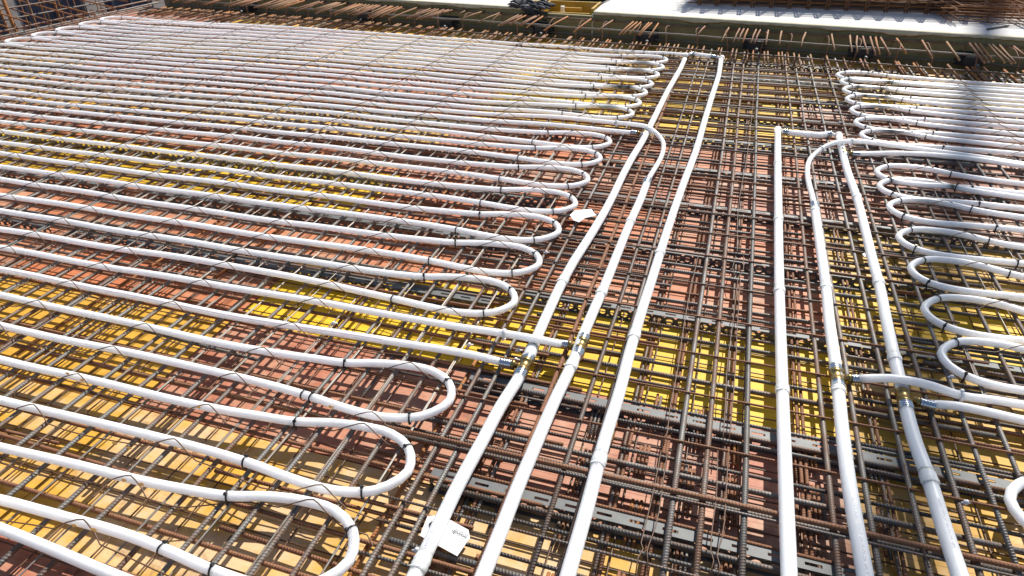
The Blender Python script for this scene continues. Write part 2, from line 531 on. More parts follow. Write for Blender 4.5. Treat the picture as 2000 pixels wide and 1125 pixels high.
# crosswise bars, corridor: dense, lapped
y = 0.86
k = 0
while y < 6.3:
    k += 1
    t_ = k % 4
    if t_ == 0:    # thin bar on top
        bar((-0.75, y, ZY+0.0105), (rng.uniform(0.9, 1.05), y+rng.uniform(-.012, .012), ZY+0.0105), 0.0038, rng.choice(['bar_dark', 'bar_rust', 'bar_grey']), 'thin bar laid crosswise over the corridor bars', 'thin crosswise bars in the corridor', 'thin_rebar', 6, 0.001)
    elif t_ == 2:
        bar((-0.62+rng.uniform(-.2, .1), y, ZX-0.003), (0.95+rng.uniform(-.1, .3), y+rng.uniform(-.015, .015), ZX-0.003), rng.choice([0.0075, 0.0085]), rng.choice(['bar_grey', 'bar_dark', 'bar_grey']), 'thick grey twisted-rib bar crossing the corridor', 'thick crosswise bars in the corridor', 'crosswise_rebar', 8)
    else:
        a = rng.choice([-0.85, -0.70, -0.5, -0.2]); b_ = a+rng.choice([0.75, 1.0, 1.3, 1.6])
        bar((a, y, ZX-0.001), (b_, y+rng.uniform(-.01, .01), ZX-0.001), rng.choice([0.0055, 0.006]), rng.choice(['bar_rust', 'bar_dark', 'bar_grey']), 'medium cut bar crossing part of the corridor', 'short crosswise bars in the corridor', 'crosswise_rebar', 6)
    y += rng.choice([0.047, 0.055, 0.062, 0.055])
# near, doubled twisted bar seen over the corridor
for i, (a, b_, r, m) in enumerate([((1100, 911), (1500, 1000), .0075, 'bar_rust'), ((1100, 922), (1500, 1012), .0085, 'bar_dark')]):
    p, q = at(*a, ZY+0.014 if i == 0 else ZX), at(*b_, ZY+0.014 if i == 0 else ZX)
    p = np.array(p); q = np.array(q); d = (q-p)/np.linalg.norm(q-p)
    bar(p-d*0.55, q+d*0.75, r, m, ['brown twisted bar lying on top of the near corridor bars', 'blue grey twisted bar just below the brown twisted one'][i], None, 'crosswise_rebar', 10, 0.001)
# crosswise, right field
y = 1.05
while y < 6.2:
    bar((0.62+rng.uniform(-.2, .2), y, ZX), (3.6, y+rng.uniform(-.02, .02), ZX), rng.choice([0.0058, 0.0068, 0.0075]), rng.choice(['bar_rust', 'bar_dark', 'bar_grey']),
        'ribbed bar running crosswise beneath the right pipe coils', 'crosswise bars under the right coils', 'crosswise_rebar')
    y += rng.choice([0.075, 0.1, 0.12])
# stirrup bundles low in the near corridor
def bundle(x, y0, y1, k, m):
    e = empty('stirrup_bundle', (x, y0, ZX), 'bundle of %s short rusty stirrup bars low in the near corridor' % ['', 'one', 'two', 'three', 'four'][k], 'rebar bundle', 'stirrup bundles in the near corridor')
    for i in range(k):
        xx = x+(i-(k-1)/2)*0.0115
        pts = [(xx, y0+rng.uniform(-.01, .01), ZX-0.026), (xx, y1+rng.uniform(-.01, .01), ZX-0.026)]
        MB().tube(pts, 0.0048, 6).build('stirrup_bar', M[rng.choice([m, 'bar_grey', 'bar_rust'])], e)
for x in (-0.52, -0.405, -0.23, -0.19, -0.065, 0.03, 0.075, 0.18, 0.345, 0.40, 0.56):
    yy = 0.84
    while yy < 1.62:
        L = rng.uniform(0.11, 0.17)
        bundle(x+(yy-0.9)*rng.uniform(-.02, .02), yy, yy+L, rng.choice([2, 3, 4]), rng.choice(['bar_orange', 'bar_rust']))
        yy += L+rng.uniform(0.03, 0.10)
# lower welded mesh mats close to the shuttering
def mat_low(x0, x1, y0, y1, n_lab):
    e = empty('mesh_mat', (x0, y0, ZF), n_lab, 'mesh mat', 'lower wire mesh mats')
    x = x0
    while x <= x1:
        MB().tube(wob((x, y0, ZF+0.014), (x, y1, ZF+0.014), 0.002, 1.5), 0.0024, 5, False).build('lengthwise_wire', M['wire'], e)
        x += 0.15
    y = y0
    while y <= y1:
        MB().tube(wob((x0, y, ZF+0.009), (x1, y, ZF+0.009), 0.002, 1.5), 0.0024, 5, False).build('crosswise_wire', M['wire'], e)
        y += 0.11
mat_low(-3.3, -0.75, 0.3, 2.6, 'lower welded wire mesh lying on the shuttering under the near left coil')
mat_low(-4.6, -0.75, 2.65, 4.6, 'lower welded wire mesh lying on the shuttering under the middle left coil')
mat_low(-0.7, 0.95, 0.8, 3.3, 'lower welded wire mesh lying on the shuttering in the near corridor')
mat_low(-0.7, 0.95, 3.35, 6.2, 'lower welded wire mesh lying on the shuttering in the far corridor')
mat_low(1.0, 3.2, 1.2, 4.4, 'lower welded wire mesh lying on the shuttering under the right coils')
# thin kinked tie wires along the corridor
def kinked(pts_px, lab):
    P = []
    for x, y in pts_px: P.append(at(x, y, ZY+0.016))
    o = MB().tube(smooth_path(P, 0.05), 0.0016, 6).build('tie_wire', M['wire'], None, P[0])
    tag(o, lab, 'wire', 'long thin wires lying along the corridor')
kinked([(1291, 880), (1276, 960), (1262, 1020), (1252, 1060), (1256, 1072), (1246, 1090), (1241, 1125)], 'thin kinked wire, left one of the nearest wire pair')
kinked([(1304, 880), (1295, 940), (1280, 1030), (1268, 1062), (1264, 1076), (1266, 1125)], 'thin kinked wire, right one of the nearest wire pair')
kinked([(1402, 880), (1398, 980), (1390, 1040), (1388, 1075), (1394, 1095), (1386, 1125)], 'thin kinked wire just left of the thick bar near the fourth manifold pipe')
kinked([(1423, 880), (1418, 960), (1410, 1050), (1400, 1084), (1406, 1105), (1402, 1125)], 'thin kinked wire beside the thick bar near the fourth manifold pipe')
kinked([(1364, 500), (1350, 560), (1335, 640), (1322, 730), (1308, 800), (1303, 845), (1296, 870)], 'thin wire running up the middle corridor left of the round hooks')
kinked([(1437, 500), (1434, 535), (1440, 542), (1447, 536), (1452, 500)], 'small U shaped wire hook hanging in the corridor')
kinked([(1441, 546), (1430, 640), (1420, 720), (1416, 800), (1412, 860)], 'thin wire below the U hook, left strand')
kinked([(1446, 546), (1440, 640), (1436, 720), (1430, 800), (1424, 860)], 'thin wire below the U hook, right strand')
kinked([(1766, 905), (1770, 935), (1785, 1000), (1800, 1060), (1815, 1110)], 'thin yellowish wire between the fifth and sixth manifold pipes')
kinked([(1475, 130), (1468, 230), (1455, 330), (1447, 370), (1441, 420), (1440, 495)], 'thin wire running up the far corridor')

# ------------------------------------------------------------------ heating pipe coils
c100 = [78.7, 86.4, 95.1, 105.1, 115.4, 125.6, 136.8, 149.9, 161.7, 175.7, 187.8, 201.2, 214.3, 230.4, 248.5, 269, 290.5, 313.8, 339, 365.4, 395.9, 428, 463.8, 502, 546.2, 598.1, 657.5, 724.1, 804.7, 897.1, 1004.4]
c600 = [123.8, 133.4, 143, 154.9, 165.8, 177.6, 190, 203, 216, 230.4, 246, 263.7, 282.4, 304.2, 328.1, 352.4, 378.8, 408, 439.8, 473.1, 509.5, 546.8, 586.6, 642, 694]
c250 = [35.5, 42.3, 48.3, 54.6, 61.5, 69.0, 76.2, 83.9, 91.4, 100.0, 108.6, 117.5]
c560 = [53.5, 60.1, 66.5, 73.0, 79.9, 87.1, 94.6, 102.6, 110.6, 120.2]
c950 = [81, 88.8, 96.0, 103.0, 110.4, 118.0, 125.9, 134.1, 143.2, 153.3, 163.9, 174.8, 186.2, 198.4, 211.0, 222.4, 235.2]
def run_pts(i):
    """interior points of run i, left to right (X, Y), read off the photograph in a few columns"""
    if i >= len(c100): return [(-2.6, left_end(i)+0.05)]
    out = []
    cols = []
    if i >= 0: cols.append((100, c100[i]))
    if i+8 < len(c250): cols.append((250, c250[i+8]))
    if i+8 < len(c560): cols.append((560, c560[i+8]))
    elif i <= 24: cols.append((600, c600[i-1]))
    if i+8 < len(c950): cols.append((950, c950[i+8]))
    for x_, y_ in cols:
        q = at(x_, y_)
        if -6.35 < q[0]: out.append((q[0], q[1]))
    out.sort()
    return out
TIP = {}
for k, (x, y) in enumerate([(1299, 118), (1292, 132), (1282, 147), (1270, 165), (1258, 182), (1246, 202), (1231, 223)]):
    p = at(x, y); TIP[-7+2*k] = (p[0]+0.015, p[1])
for k, (x, y) in enumerate([(1187, 279), (1168, 311), (1143, 352), (1118, 400), (1085, 453), (1047, 515), (997, 590)]):
    p = at(x, y); TIP[9+2*k] = (p[0]+0.013, p[1])
TIP[25] = (-0.675, 1.40); TIP[27] = (-0.675, 1.105); TIP[29] = (-0.69, 0.81); TIP[31] = (-0.70, 0.52)
UPP = [(-0.53, .063), (-.406, .076), (-.306, .104), (-.21, .12), (-.109, .118), (-.036, .080), (0, 0)]
LOW = [(-.055, -.085), (-.156, -.119), (-.296, -.120), (-.42, -.108), (-.55, -.10)]
def left_end(i):   # Y of run i at the left loops
    return 6.36-0.1475*(i+8)
def leftloop(i):
    """loop joining run i and i+1 at the left edge; returns points coming in along i+1? (from run i to run i+1)"""
    a, b_ = left_end(i), left_end(i+1)
    T = (a+b_)/2
    X = -7.03
    up = [(X+0.50, a+0.005), (X+0.34, a+0.035), (X+0.20, T+0.118), (X+0.09, T+0.11), (X+0.025, T+0.06), (X, T)]
    lo_ = [(X+0.03, T-0.07), (X+0.11, T-0.105), (X+0.25, T-0.105), (X+0.40, b_-0.01), (X+0.55, b_)]
    return up, lo_
def rightloop(i):
    x, y = TIP[i]
    dx = 0.0 if i > 0 else 0.04
    return [(x+a, y+b_) for a, b_ in UPP], [(x+a, y+b_) for a, b_ in LOW]
def circuit(first, last, head, tail):
    """meander from run first (fed at the right by head) to run last (ends right with tail)"""
    path = list(head)          # 3-tuples, right to left
    i = first
    while True:
        path += [(x, y, 0) for x, y in reversed(run_pts(i))]
        up, lo_ = leftloop(i)
        path += [(x, y, 0) for x, y in up+lo_]
        path += [(x, y, 0) for x, y in run_pts(i+1)]
        if i+1 >= last: break
        a, b_ = rightloop(i+1)
        path += [(x, y, 0) for x, y in a+b_]
        i += 2
    path += list(tail)
    return path
def clean(path):
    out = [path[0]]
    for p in path[1:]:
        if math.dist(p, out[-1]) > 0.012: out.append(p)
    return out
def wavy(pts, amp):
    out = []
    for p in pts:
        x, y, z = p
        out.append(np.array([x, y+amp*math.sin(x*9.1+y*4.7)+amp*0.6*math.sin(x*3.7+y*11.0), z+amp*0.5*math.sin(x*7+y*5)]))
    return out
def P_(lst, z=0.0):
    return [at(p[0], p[1], p[2] if len(p) > 2 else z) for p in lst]

def tie_on(parent, p, tang, r, col='tie', name='cable_tie', tail=True):
    """nylon tie round a pipe of radius r at p"""
    p = np.array(p); t = np.array(tang, float); t[2] = 0; t /= np.linalg.norm(t)
    side = np.array([-t[1], t[0], 0]); upv = np.array([0, 0, 1.0])
    mb = MB(); n = 14; wd = 0.0026 if col == 'tie' else 0.005; rr = r+0.0016
    sk_ = rng.uniform(-.003, .003)
    b0 = len(mb.v)
    for k in range(n):
        a = 2*math.pi*k/n
        dz = math.sin(a)
        ex = 1.0 if dz > -0.2 else 1.35
        for s in (-1, 1):
            for q in (0, 0.0015):
                pt = p+(side*math.cos(a)+upv*dz*ex)*(rr+q)+t*(s*wd+sk_*math.cos(a))
                mb.v.append(tuple(pt))
    for k in range(n):
        A = b0+k*4; B = b0+((k+1) % n)*4
        for i, j in ((0, 1), (1, 3), (3, 2), (2, 0)):
            mb.face((A+i, A+j, B+j, B+i))
    # lock head
    a = rng.uniform(1.7, 2.6)
    hp = p+(side*math.cos(a)+upv*math.sin(a))*(rr+0.002)
    e1 = t*0.0042; e2 = (side*-math.sin(a)+upv*math.cos(a))*0.0038; e3 = (side*math.cos(a)+upv*math.sin(a))*0.0035
    b0 = len(mb.v)
    for s3 in (-1, 1):
        for s1, s2 in ((-1, -1), (1, -1), (1, 1), (-1, 1)):
            mb.v.append(tuple(hp+e1*s1+e2*s2+e3*s3))
    for q in ((3, 2, 1, 0), (4, 5, 6, 7), (0, 1, 5, 4), (1, 2, 6, 5), (2, 3, 7, 6), (3, 0, 4, 7)): mb.face([b0+i for i in q], None, True)
    # foot going down to the bar
    f0 = p-side*(r*0.75)-upv*r*0.7; f1 = f0-side*0.004-upv*0.012
    mb.tube([tuple(f0), tuple(f1)], 0.0028, 5)
    return mb.build(name, M[col], parent)

FONT = {}
def text_mesh(txt, size):
    """font outline -> vertices (x along, y up) and triangles"""
    cu = bpy.data.curves.new('txt', 'FONT')
    cu.body = txt; cu.size = size; cu.resolution_u = 2
    ob = bpy.data.objects.new('txt', cu)
    C.objects.link(ob)
    bpy.context.view_layer.update()
    dg = bpy.context.evaluated_depsgraph_get()
    me = bpy.data.meshes.new_from_object(ob.evaluated_get(dg))
    V = [tuple(v.co) for v in me.vertices]; Fc = [tuple(p.vertices) for p in me.polygons]
    bpy.data.objects.remove(ob); bpy.data.meshes.remove(me); bpy.data.curves.remove(cu)
    return V, Fc
def print_on(parent, path, s0, r, txt, size, ang, flip=1):
    """wrap lettering round a pipe: path = dense points, s0 = start length, ang = angle of the text middle from the crown"""
    V, Fc = text_mesh(txt, size)
    L = [0.0]
    for a, b_ in zip(path[:-1], path[1:]): L.append(L[-1]+float(np.linalg.norm(np.array(b_)-np.array(a))))
    mb = MB()
    ymid = size*0.35
    for vx, vy, vz in V:
        s = s0+vx
        s = min(max(s, 0), L[-1]-1e-4)
        k = max(0, min(len(L)-2, int(np.searchsorted(L, s))-1))
        f = (s-L[k])/max(1e-9, L[k+1]-L[k])
        p = np.array(path[k])*(1-f)+np.array(path[k+1])*f
        t = np.array(path[k+1])-np.array(path[k]); t /= np.linalg.norm(t)
        side = np.cross(t, np.array([0, 0, 1.0])); side /= np.linalg.norm(side)     # right of travel
        upv = np.cross(side, t)
        th = ang-(vy-ymid)/r*flip
        q = p+(side*math.sin(th)+upv*math.cos(th))*(r+0.0006)
        mb.v.append(tuple(q))
    for f in Fc:
        mb.face(f, None, True)
    o = mb.build('lettering', M['ink'], parent)
    return o

def blob_mark(parent, p, m, sx, sy, r, name='mark'):
    """small patch wrapped on the crown of a pipe running along X"""
    mb = MB(); b0 = 0; n = 12
    mb.v.append((p[0], p[1], p[2]+r+0.0007))
    for k in range(n):
        a = 2*math.pi*k/n; q = 1+rng.uniform(-.3, .3)
        dx = sx*math.cos(a)*q; th = sy*math.sin(a)*q/r
        mb.v.append((p[0]+dx, p[1]+(r+0.0007)*math.sin(th), p[2]+(r+0.0007)*math.cos(th)))
    # patch sits on the viewer's side of the crown
    c = 0.55
    V = []
    for x_, y_, z_ in mb.v:
        yy, zz = y_-p[1], z_-p[2]
        V.append((x_, p[1]+yy*math.cos(c)-zz*math.sin(c), p[2]+yy*math.sin(c)+zz*math.cos(c)))
    mb.v = V
    for k in range(n): mb.face((0, 1+k, 1+(k+1) % n))
    return mb.build(name, M[m], parent)

def coil(path, label, ties, letter=None, extra=None):
    path = clean(path)
    P = wavy(smooth_path(path, 0.035), 0.0022)
    e = empty('heating_pipe_coil', (P[0][0], P[0][1], 0), label, 'pipe coil', 'white heating pipe coils')
    MB().tube(P, RP, 12).build('pipe', M['pipe'], e)
    for (px_, py_) in ties:
        # nearest point of path
        A = np.array([q[:2] for q in P]); d = np.hypot(A[:, 0]-px_, A[:, 1]-py_); k = int(d.argmin())
        t = P[min(k+1, len(P)-1)]-P[max(k-1, 0)]
        tie_on(e, P[k], t, RP)
    return e, P
def tie_spots(keys, left):
    out = []
    for i in keys:
        x, y = TIP[i]
        out += [(x-0.41, y+.076), (x-0.043, y+.085), (x-0.10, y-.105), (x-0.45, y-.107)]
    for i in left:
        a, b_ = left_end(i), left_end(i+1)
        out.append((-6.85, (a+b_)/2+.115))
    return out
# far left circuit: head from the tee at the top of manifold 1
head = [at(1338, 107, 0.004), at(1310, 104.5, 0.0), at(1270, 103), at(1200, 99), at(1100, 91.5)]
tail = P_([(1100, 229.5), (1160, 235.5), (1205, 240, .01), (1243, 243.5, .036), (1259, 246, .038), (1273, 253, .03), (1284, 262, .012), (1293, 273, .003), (1296, 287, .002), (1292, 305, .002), (1281, 326, .003), (1271, 342, .004), (1265, 352, .006)])
cA, PA = coil(circuit(-8, 7, head, tail), 'far left white pipe coil with seven tight loops facing the corridor, nearest the olive wall', tie_spots([-7, -5, -3, -1, 1, 3, 5], [-8, -6, -4, -2, 0]))
head = P_([(1236, 259.5, .004), (1200, 256), (1100, 245.5)])
tail = P_([(700, 604), (800, 622), (900, 639.5, .004), (985, 651, .02), (1047, 661, .036), (1078, 667, .022), (1095, 671, .012)])
cB, PB = coil(circuit(8, 23, head, tail), 'middle left white pipe coil whose seven loops end beside the first white manifold pipe', tie_spots([9, 11, 13, 15, 17, 19, 21], []))
head = P_([(984, 709, .006), (945, 699, .003), (900, 690), (800, 673), (700, 657)])
pth = list(head)
i = 24
c3 = circuit(24, 31, head, [(-0.9, 0.60, 0)])
cC, PC = coil(c3, 'near left white pipe coil with three large loops in the foreground', tie_spots([25, 27, 29], []) + [(-1.10, 1.30), (-0.97, 0.70)])
for px_, m_, sx_, sy_ in (((872, 634.5), 'red', .005, .004),): blob_mark(cB, at(*px_), m_, sx_, sy_, RP, 'red_mark')
blob_mark(cC, at(909, 690), 'tie', .005, .004, RP, 'black_dot')
for (x, y) in [(138, 732), (166, 745), (393, 798), (231, 868), (258, 877), (249, 940), (283, 948), (349, 877), (650, 797), (152, 1028), (190, 1036)]:
    blob_mark(cC, at(x, y), 'stain', .009, .0035, RP, 'rust_stain')
sl = [(q[0], q[1]-math.sin(.75)*(RP+.0002), q[2]+math.cos(.75)*(RP+.0002)) for q in PC[:int(len(PC)*0.14)] if -3.4 < q[0] < -1.0 and q[1] > 1.45]
if len(sl) > 3: MB().tube(sl, 0.0009, 5).build('seam_line', M['pinkline'], cC)
# lettering on the near loops
def nearest_s(P, x, y):
    A = np.array([q[:2] for q in P]); k = int(np.hypot(A[:, 0]-x, A[:, 1]-y).argmin())
    L = 0.0
    for a, b_ in zip(P[:k], P[1:k+1]): L += float(np.linalg.norm(b_-a))
    return L
SM = 'Velta 20X2.3 SAUERSTOFFDICHT GEM DIN 4726 DIN 16892 70°C-8.2 bar'
for P, e, pts in ((PC, cC, [(640, 826), (600, 975), (300, 745), (690, 1030)]), (PB, cB, [(830, 540), (930, 480)])):
    for x, y in pts:
        q = at(x, y); print_on(e, P, nearest_s(P, q[0], q[1]), RP, 'SAUERSTOFFDICHT GEM DIN 4726', 0.0062, 0.15)

# right coils
RUP = [(0.56, .035), (0.435, .05), (0.364, .068), (0.30, .095), (0.22, .114), (0.14, .112), (0.085, .100), (0.035, .062), (0, 0)]
RLO = [(0.012, -.06), (0.05, -.103), (0.11, -.126), (0.19, -.132), (0.30, -.122), (0.42, -.113), (0.56, -.113)]
RT1 = [(1638, 146), (1646, 159), (1651, 175), (1657, 193), (1666, 214), (1674.5, 238), (1686, 263)]
RT2 = [(1717, 335), (1722, 362), (1741.5, 403), (1760.5, 463), (1785, 525), (1812, 603), (1846, 692)]
def rcircuit(tips, head, tail, label, XR=3.3):
    path = list(head); ties = []
    for k, (x, y) in enumerate(tips):
        p = at(x, y); X, Y = p[0]-0.012, p[1]
        # right end loop joins the previous run
        if path:
            yl = path[-1][1]; yn = Y+0.03
            T = (yl+yn)/2
            path += [(XR-.3, yl, 0), (XR-.1, yl, 0), (XR, T, 0), (XR-.1, yn, 0), (XR-.3, yn, 0)]
        path += [(X+a, Y+b_, 0) for a, b_ in RUP]+[(X+a, Y+b_, 0) for a, b_ in RLO]
        ties += [(X+.364, Y+.068), (X+.06, Y+.085), (X+.045, Y-.10), (X+.42, Y-.113)]
    yl = path[-1][1]; ye = tail[0][1]; T = (yl+ye)/2
    path += [(XR-.3, yl, 0), (XR-.1, yl, 0), (XR, T, 0), (XR-.1, ye, 0)]
    path += list(tail)
    return coil(path, label, ties)
tR = P_([(2000, 321), (1895, 304, .002), (1783, 289, .008), (1720, 281, .022), (1662, 276, .038), (1640, 277, .038), (1612, 286, .022), (1597, 296, .008), (1585, 307, .002), (1578, 322, .002), (1577, 340, .002), (1580, 360, .003), (1586, 382, .005), (1590, 400, .006)])
dA, QA = rcircuit(RT1, [(3.3, wallY(3)-0.66, 0)], tR, 'far right white pipe coil with seven tight loops beyond the small connector pipe')
hR = P_([(1667, 301, .005), (1700, 300.5), (1751, 299.5), (1825, 302), (1895, 309), (2000, 325)])
tR2 = P_([(2000, 790), (1940, 780), (1876, 772, .003), (1850, 764, .012), (1820, 754, .03), (1780, 745, .038), (1740, 740, .036), (1700, 740, .018), (1676, 741, .008)])
dB, QB = rcircuit(RT2, hR, tR2, 'middle right white pipe coil with seven wide loops widening toward the viewer', 3.2)
hR = P_([(1811, 790, .006), (1870, 793), (1920, 802), (2000, 820)])
p = at(1984, 985)
dC, QC = rcircuit([(1983, 980)], hR, [(2.6, 0.95, 0), (1.6, 0.95, 0)], 'near right white pipe coil, only one loop edge showing at the right border', 2.8)

# ------------------------------------------------------------------ carrier mats: wavy wires with a hump at every pipe
XH = [-0.86-0.515*k for k in range(13)]
def hump_wire(parent, Yf, x0, x1, humps, dy=-0.040):
    pts = []
    ev = sorted(humps)
    pts.append((x0, Yf(x0)+dy, -0.0115))
    for h in ev:
        if h < x0+0.16 or h > x1-0.16: continue
        j = rng.uniform(-.012, .012)
        h2 = h+j
        y = Yf(h2)
        k_ = rng.uniform(0.85, 1.15)
        pts += [(h2-.16*k_, y+dy, -.011), (h2-.085*k_, y+dy*0.85, -.009), (h2-.048, y-.018, .006), (h2-.018, y-.007, .0158), (h2, y-.003, .0185),
                (h2+.016, y-.008, .0160), (h2+.045, y-.019, .004), (h2+.085*k_, y+dy*0.9, -.008), (h2+.16*k_, y+dy, -.011)]
    pts.append((x1, Yf(x1)+dy, -0.0115))
    pts.sort(key=lambda q: q[0])
    MB().tube(smooth_path(pts, 0.06), 0.0019, 5, False).build('crosswise_wire', M['wire'], parent)
def yfun(P, target_runs):
    pass
def runY(P, y_guess_at, x_at):
    """sample the coil path near X for the run closest to a guess"""
    A = np.array([[q[0], q[1]] for q in P])
    def f(x, y):
        d = np.abs(A[:, 0]-x)*1.0+np.abs(A[:, 1]-y)*2
        return float(A[int(d.argmin()), 1])
    return f
def mats(P, idx, label, tips_right, left_x):
    e = empty('carrier_mat', (-3, TIP[idx[1]][1] if idx[1] in TIP else 5, -0.012), label, 'wire mat', 'wire carrier mats holding the pipes')
    A = np.array([[q[0], q[1]] for q in P])
    for i in idx:
        # polyline of this run
        pts = []
        if (i % 2 != 0 and i in TIP):
            x, y = TIP[i]; pts.append((x-0.30, y+.10)); pts.append((x-0.45, y+.07))
        elif (i-1) in TIP:
            x, y = TIP[i-1]; pts.append((x-0.20, y-.118)); pts.append((x-0.5, y-.10))
        rp = sorted(run_pts(i), key=lambda q: -q[0])
        pts += rp
        pts.append((-6.6, left_end(i)))
        pts.sort(key=lambda q: q[0])
        X = np.array([q[0] for q in pts]); Y = np.array([q[1] for q in pts])
        f0 = lambda x: float(np.interp(x, X, Y))
        def f(x):
            # snap to the real pipe axis
            g = f0(x)
            d = np.abs(A[:, 0]-x)+np.abs(A[:, 1]-g)*1.5
            k = int(d.argmin())
            return float(A[k, 1]) if d[k] < 0.09 else g
        x1 = -0.66 if i in TIP or (i-1) in TIP else -0.75
        x0 = max(left_x, -6.7)
        hump_wire(e, f, x0, x1, XH)
    ys = [left_end(idx[0])+.12, left_end(idx[-1])-.12]
    x = -0.742
    y1 = max(TIP[idx[1]][1] if idx[1] in TIP else 6.1, 0)+0.25; y0 = (TIP[idx[-2]][1] if idx[-2] in TIP else 0.6)-0.25
    k = 0
    while x > left_x and k < 60:
        off = 0.20*(x+0.7)/-6.3
        MB().tube(wob((x, y0+off*0.3, -.0146), (x+rng.uniform(-.01, .01), min(6.4, y1+off), -.0146), 0.002, 0.8), 0.0024, 5, False).build('lengthwise_wire', M['wire_bright'], e)
        x -= 0.172; k += 1
mats(PA, list(range(-8, 8)), 'wavy wire carrier mat humped over the far left pipe coil', None, -6.9)
mats(PB, list(range(8, 24)), 'wavy wire carrier mat humped over the middle left pipe coil', None, -5.2)
mats(PC, list(range(24, 31)), 'wavy wire carrier mat humped over the near left pipe coil', None, -3.0)
def rmats(P, tips, label):
    p0 = at(*tips[0]); p1 = at(*tips[-1])
    e = empty('carrier_mat', (2, (p0[1]+p1[1])/2, -0.012), label, 'wire mat', 'wire carrier mats holding the pipes')
    A = np.array([[q[0], q[1]] for q in P])
    for x, y in tips:
        X, Y = at(x, y)[:2]
        for off in (0.05, -0.113):
            def f(xx, Y=Y, off=off):
                g = Y+off
                if off > 0 and xx < X+0.45: g = Y+0.10
                d = np.abs(A[:, 0]-xx)+np.abs(A[:, 1]-g)*1.5
                k = int(d.argmin())
                return float(A[k, 1]) if d[k] < 0.09 else g
            hump_wire(e, f, X+0.04 if off > 0 else X+0.1, 3.0, [X+0.26 if off > 0 else 9, 1.63, 2.14, 2.65])
    x = 0.905
    while x < 3.0:
        MB().tube(wob((x, p1[1]-0.2, -.0146), (x+rng.uniform(-.01, .01), p0[1]+0.15, -.0146), 0.002, 0.8), 0.0024, 5, False).build('lengthwise_wire', M['wire_bright'], e)
        x += 0.172
rmats(QA, RT1, 'wavy wire carrier mat humped over the far right pipe coil')
rmats(QB, RT2, 'wavy wire carrier mat humped over the middle right pipe coil')

# ------------------------------------------------------------------ manifold pipes
ZM = 0.006
BIG = 'Velta 32X3.0 SAUERSTOFFDICHT GEM DIN 4726 DIN 16892 70°C-8.2 bar 50 *'
def manifold(px, label, collars, letters, ext=0.35):
    P = P_(px, ZM)
    a, b_ = np.array(P[-2]), np.array(P[-1]); d = (b_-a)/np.linalg.norm(b_-a)
    if ext: P.append(tuple(b_+d*ext))
    D = smooth_path(P, 0.04)
    e = empty('manifold_pipe', P[0], label, 'pipe', 'thick white manifold pipes')
    MB().tube(D, RM, 16).build('pipe', M['manifold'], e)
    A = np.array([q[:2] for q in D])
    for (x, y, L) in collars:
        q = at(x, y, ZM); k = int(np.hypot(A[:, 0]-q[0], A[:, 1]-q[1]).argmin())
        k = min(max(1, k), len(D)-2)
        t = D[k+1]-D[k-1]; t /= np.linalg.norm(t)
        c = D[k]
        n = 9; pts = []; rr = []
        for j in range(n):
            s = (j/(n-1)-0.5)*L
            pts.append(c+t*s); rr.append(RM+0.0004+(0.0022+0.0012*math.sin(j*2.3+x))*math.sin(math.pi*(j+0.3)/(n-0.4)) if 0 < j < n-1 else RM+0.0006)
        mb = MB(); mb.tube(pts, rr, 16)
        # crumpled lip of the welded film
        sd = np.cross(t, [0, 0, 1.0])
        lp = [c+t*(L/2*0.8)+(sd*math.sin(th)+np.array([0, 0, 1.0])*math.cos(th))*(RM+0.0035+0.0012*math.sin(th*7)) for th in np.linspace(-0.9, 1.2, 10)]
        mb.tube(lp, 0.0009, 5)
        mb.build('collar', M['collar'], e)
    for (x, y, txt, sz) in letters:
        q = at(x, y, ZM); s = nearest_s(D, q[0], q[1])
        print_on(e, D, s, RM, txt, sz, 0.05)
    return e, D
m1, D1 = manifold([(1337, 116), (1330, 132), (1320, 150), (1304, 178), (1290, 206), (1272, 242), (1255, 275), (1232, 313), (1215, 345), (1200, 377), (1180, 415), (1150, 465), (1120, 512), (1100, 548), (1066, 620), (1046, 665), (1030, 703), (1014, 736), (976, 797), (940, 865), (900, 938), (862, 1016), (822, 1100)],
    'first white manifold pipe from the left, bent and crossed by two coil pipes',
    [(1318, 148, .035), (1287, 212, .04), (1103, 545, .05), (1038, 688, .07), (818, 1102, .05)],
    [(1070, 625, 'Velta 32X3.0', .0085), (1012, 745, 'SAUERSTOFFDICHT', .0085), (850, 1045, '50 * 30947', .013)])
m2, D2 = manifold([(1264, 356), (1250, 392), (1235, 425), (1210, 485), (1180, 560), (1155, 617), (1135, 665), (1122, 700), (1080, 790), (1045, 872), (1010, 955), (975, 1045), (945, 1120)],
    'second white manifold pipe from the left, starting at the wrapped coil pipe', [(1232, 430, .04), (1176, 570, .05), (1118, 712, .04)],
    [(1175, 575, BIG, .0085), (1085, 782, BIG, .0085)])
m3, D3 = manifold([(1408, 117), (1404, 145), (1390, 190), (1375, 240), (1360, 292), (1330, 372), (1300, 460), (1275, 540), (1250, 618), (1228, 695), (1210, 765), (1180, 862), (1148, 985), (1110, 1120)],
    'third white manifold pipe from the left, longest straight one reaching the far connector', [(1388, 190, .04), (1357, 287, .04), (1290, 492, .04), (1241, 655, .05), (1166, 898, .05)],
    [(1268, 555, BIG, .0085), (1173, 885, BIG, .0085)])
m4, D4 = manifold([(1519, 257), (1519, 320), (1520, 400), (1521, 500), (1523, 600), (1527, 730), (1531, 850), (1536, 985), (1541, 1120)],
    'fourth white manifold pipe, straight one nearest the middle of the corridor', [(1520, 322, .03), (1521, 425, .04), (1521, 563, .04), (1530, 768, .04)],
    [(1522, 440, 'DIN 16892', .0085), (1525, 645, BIG, .0085), (1540, 1090, 'Velta 32X3.0', .0085)])
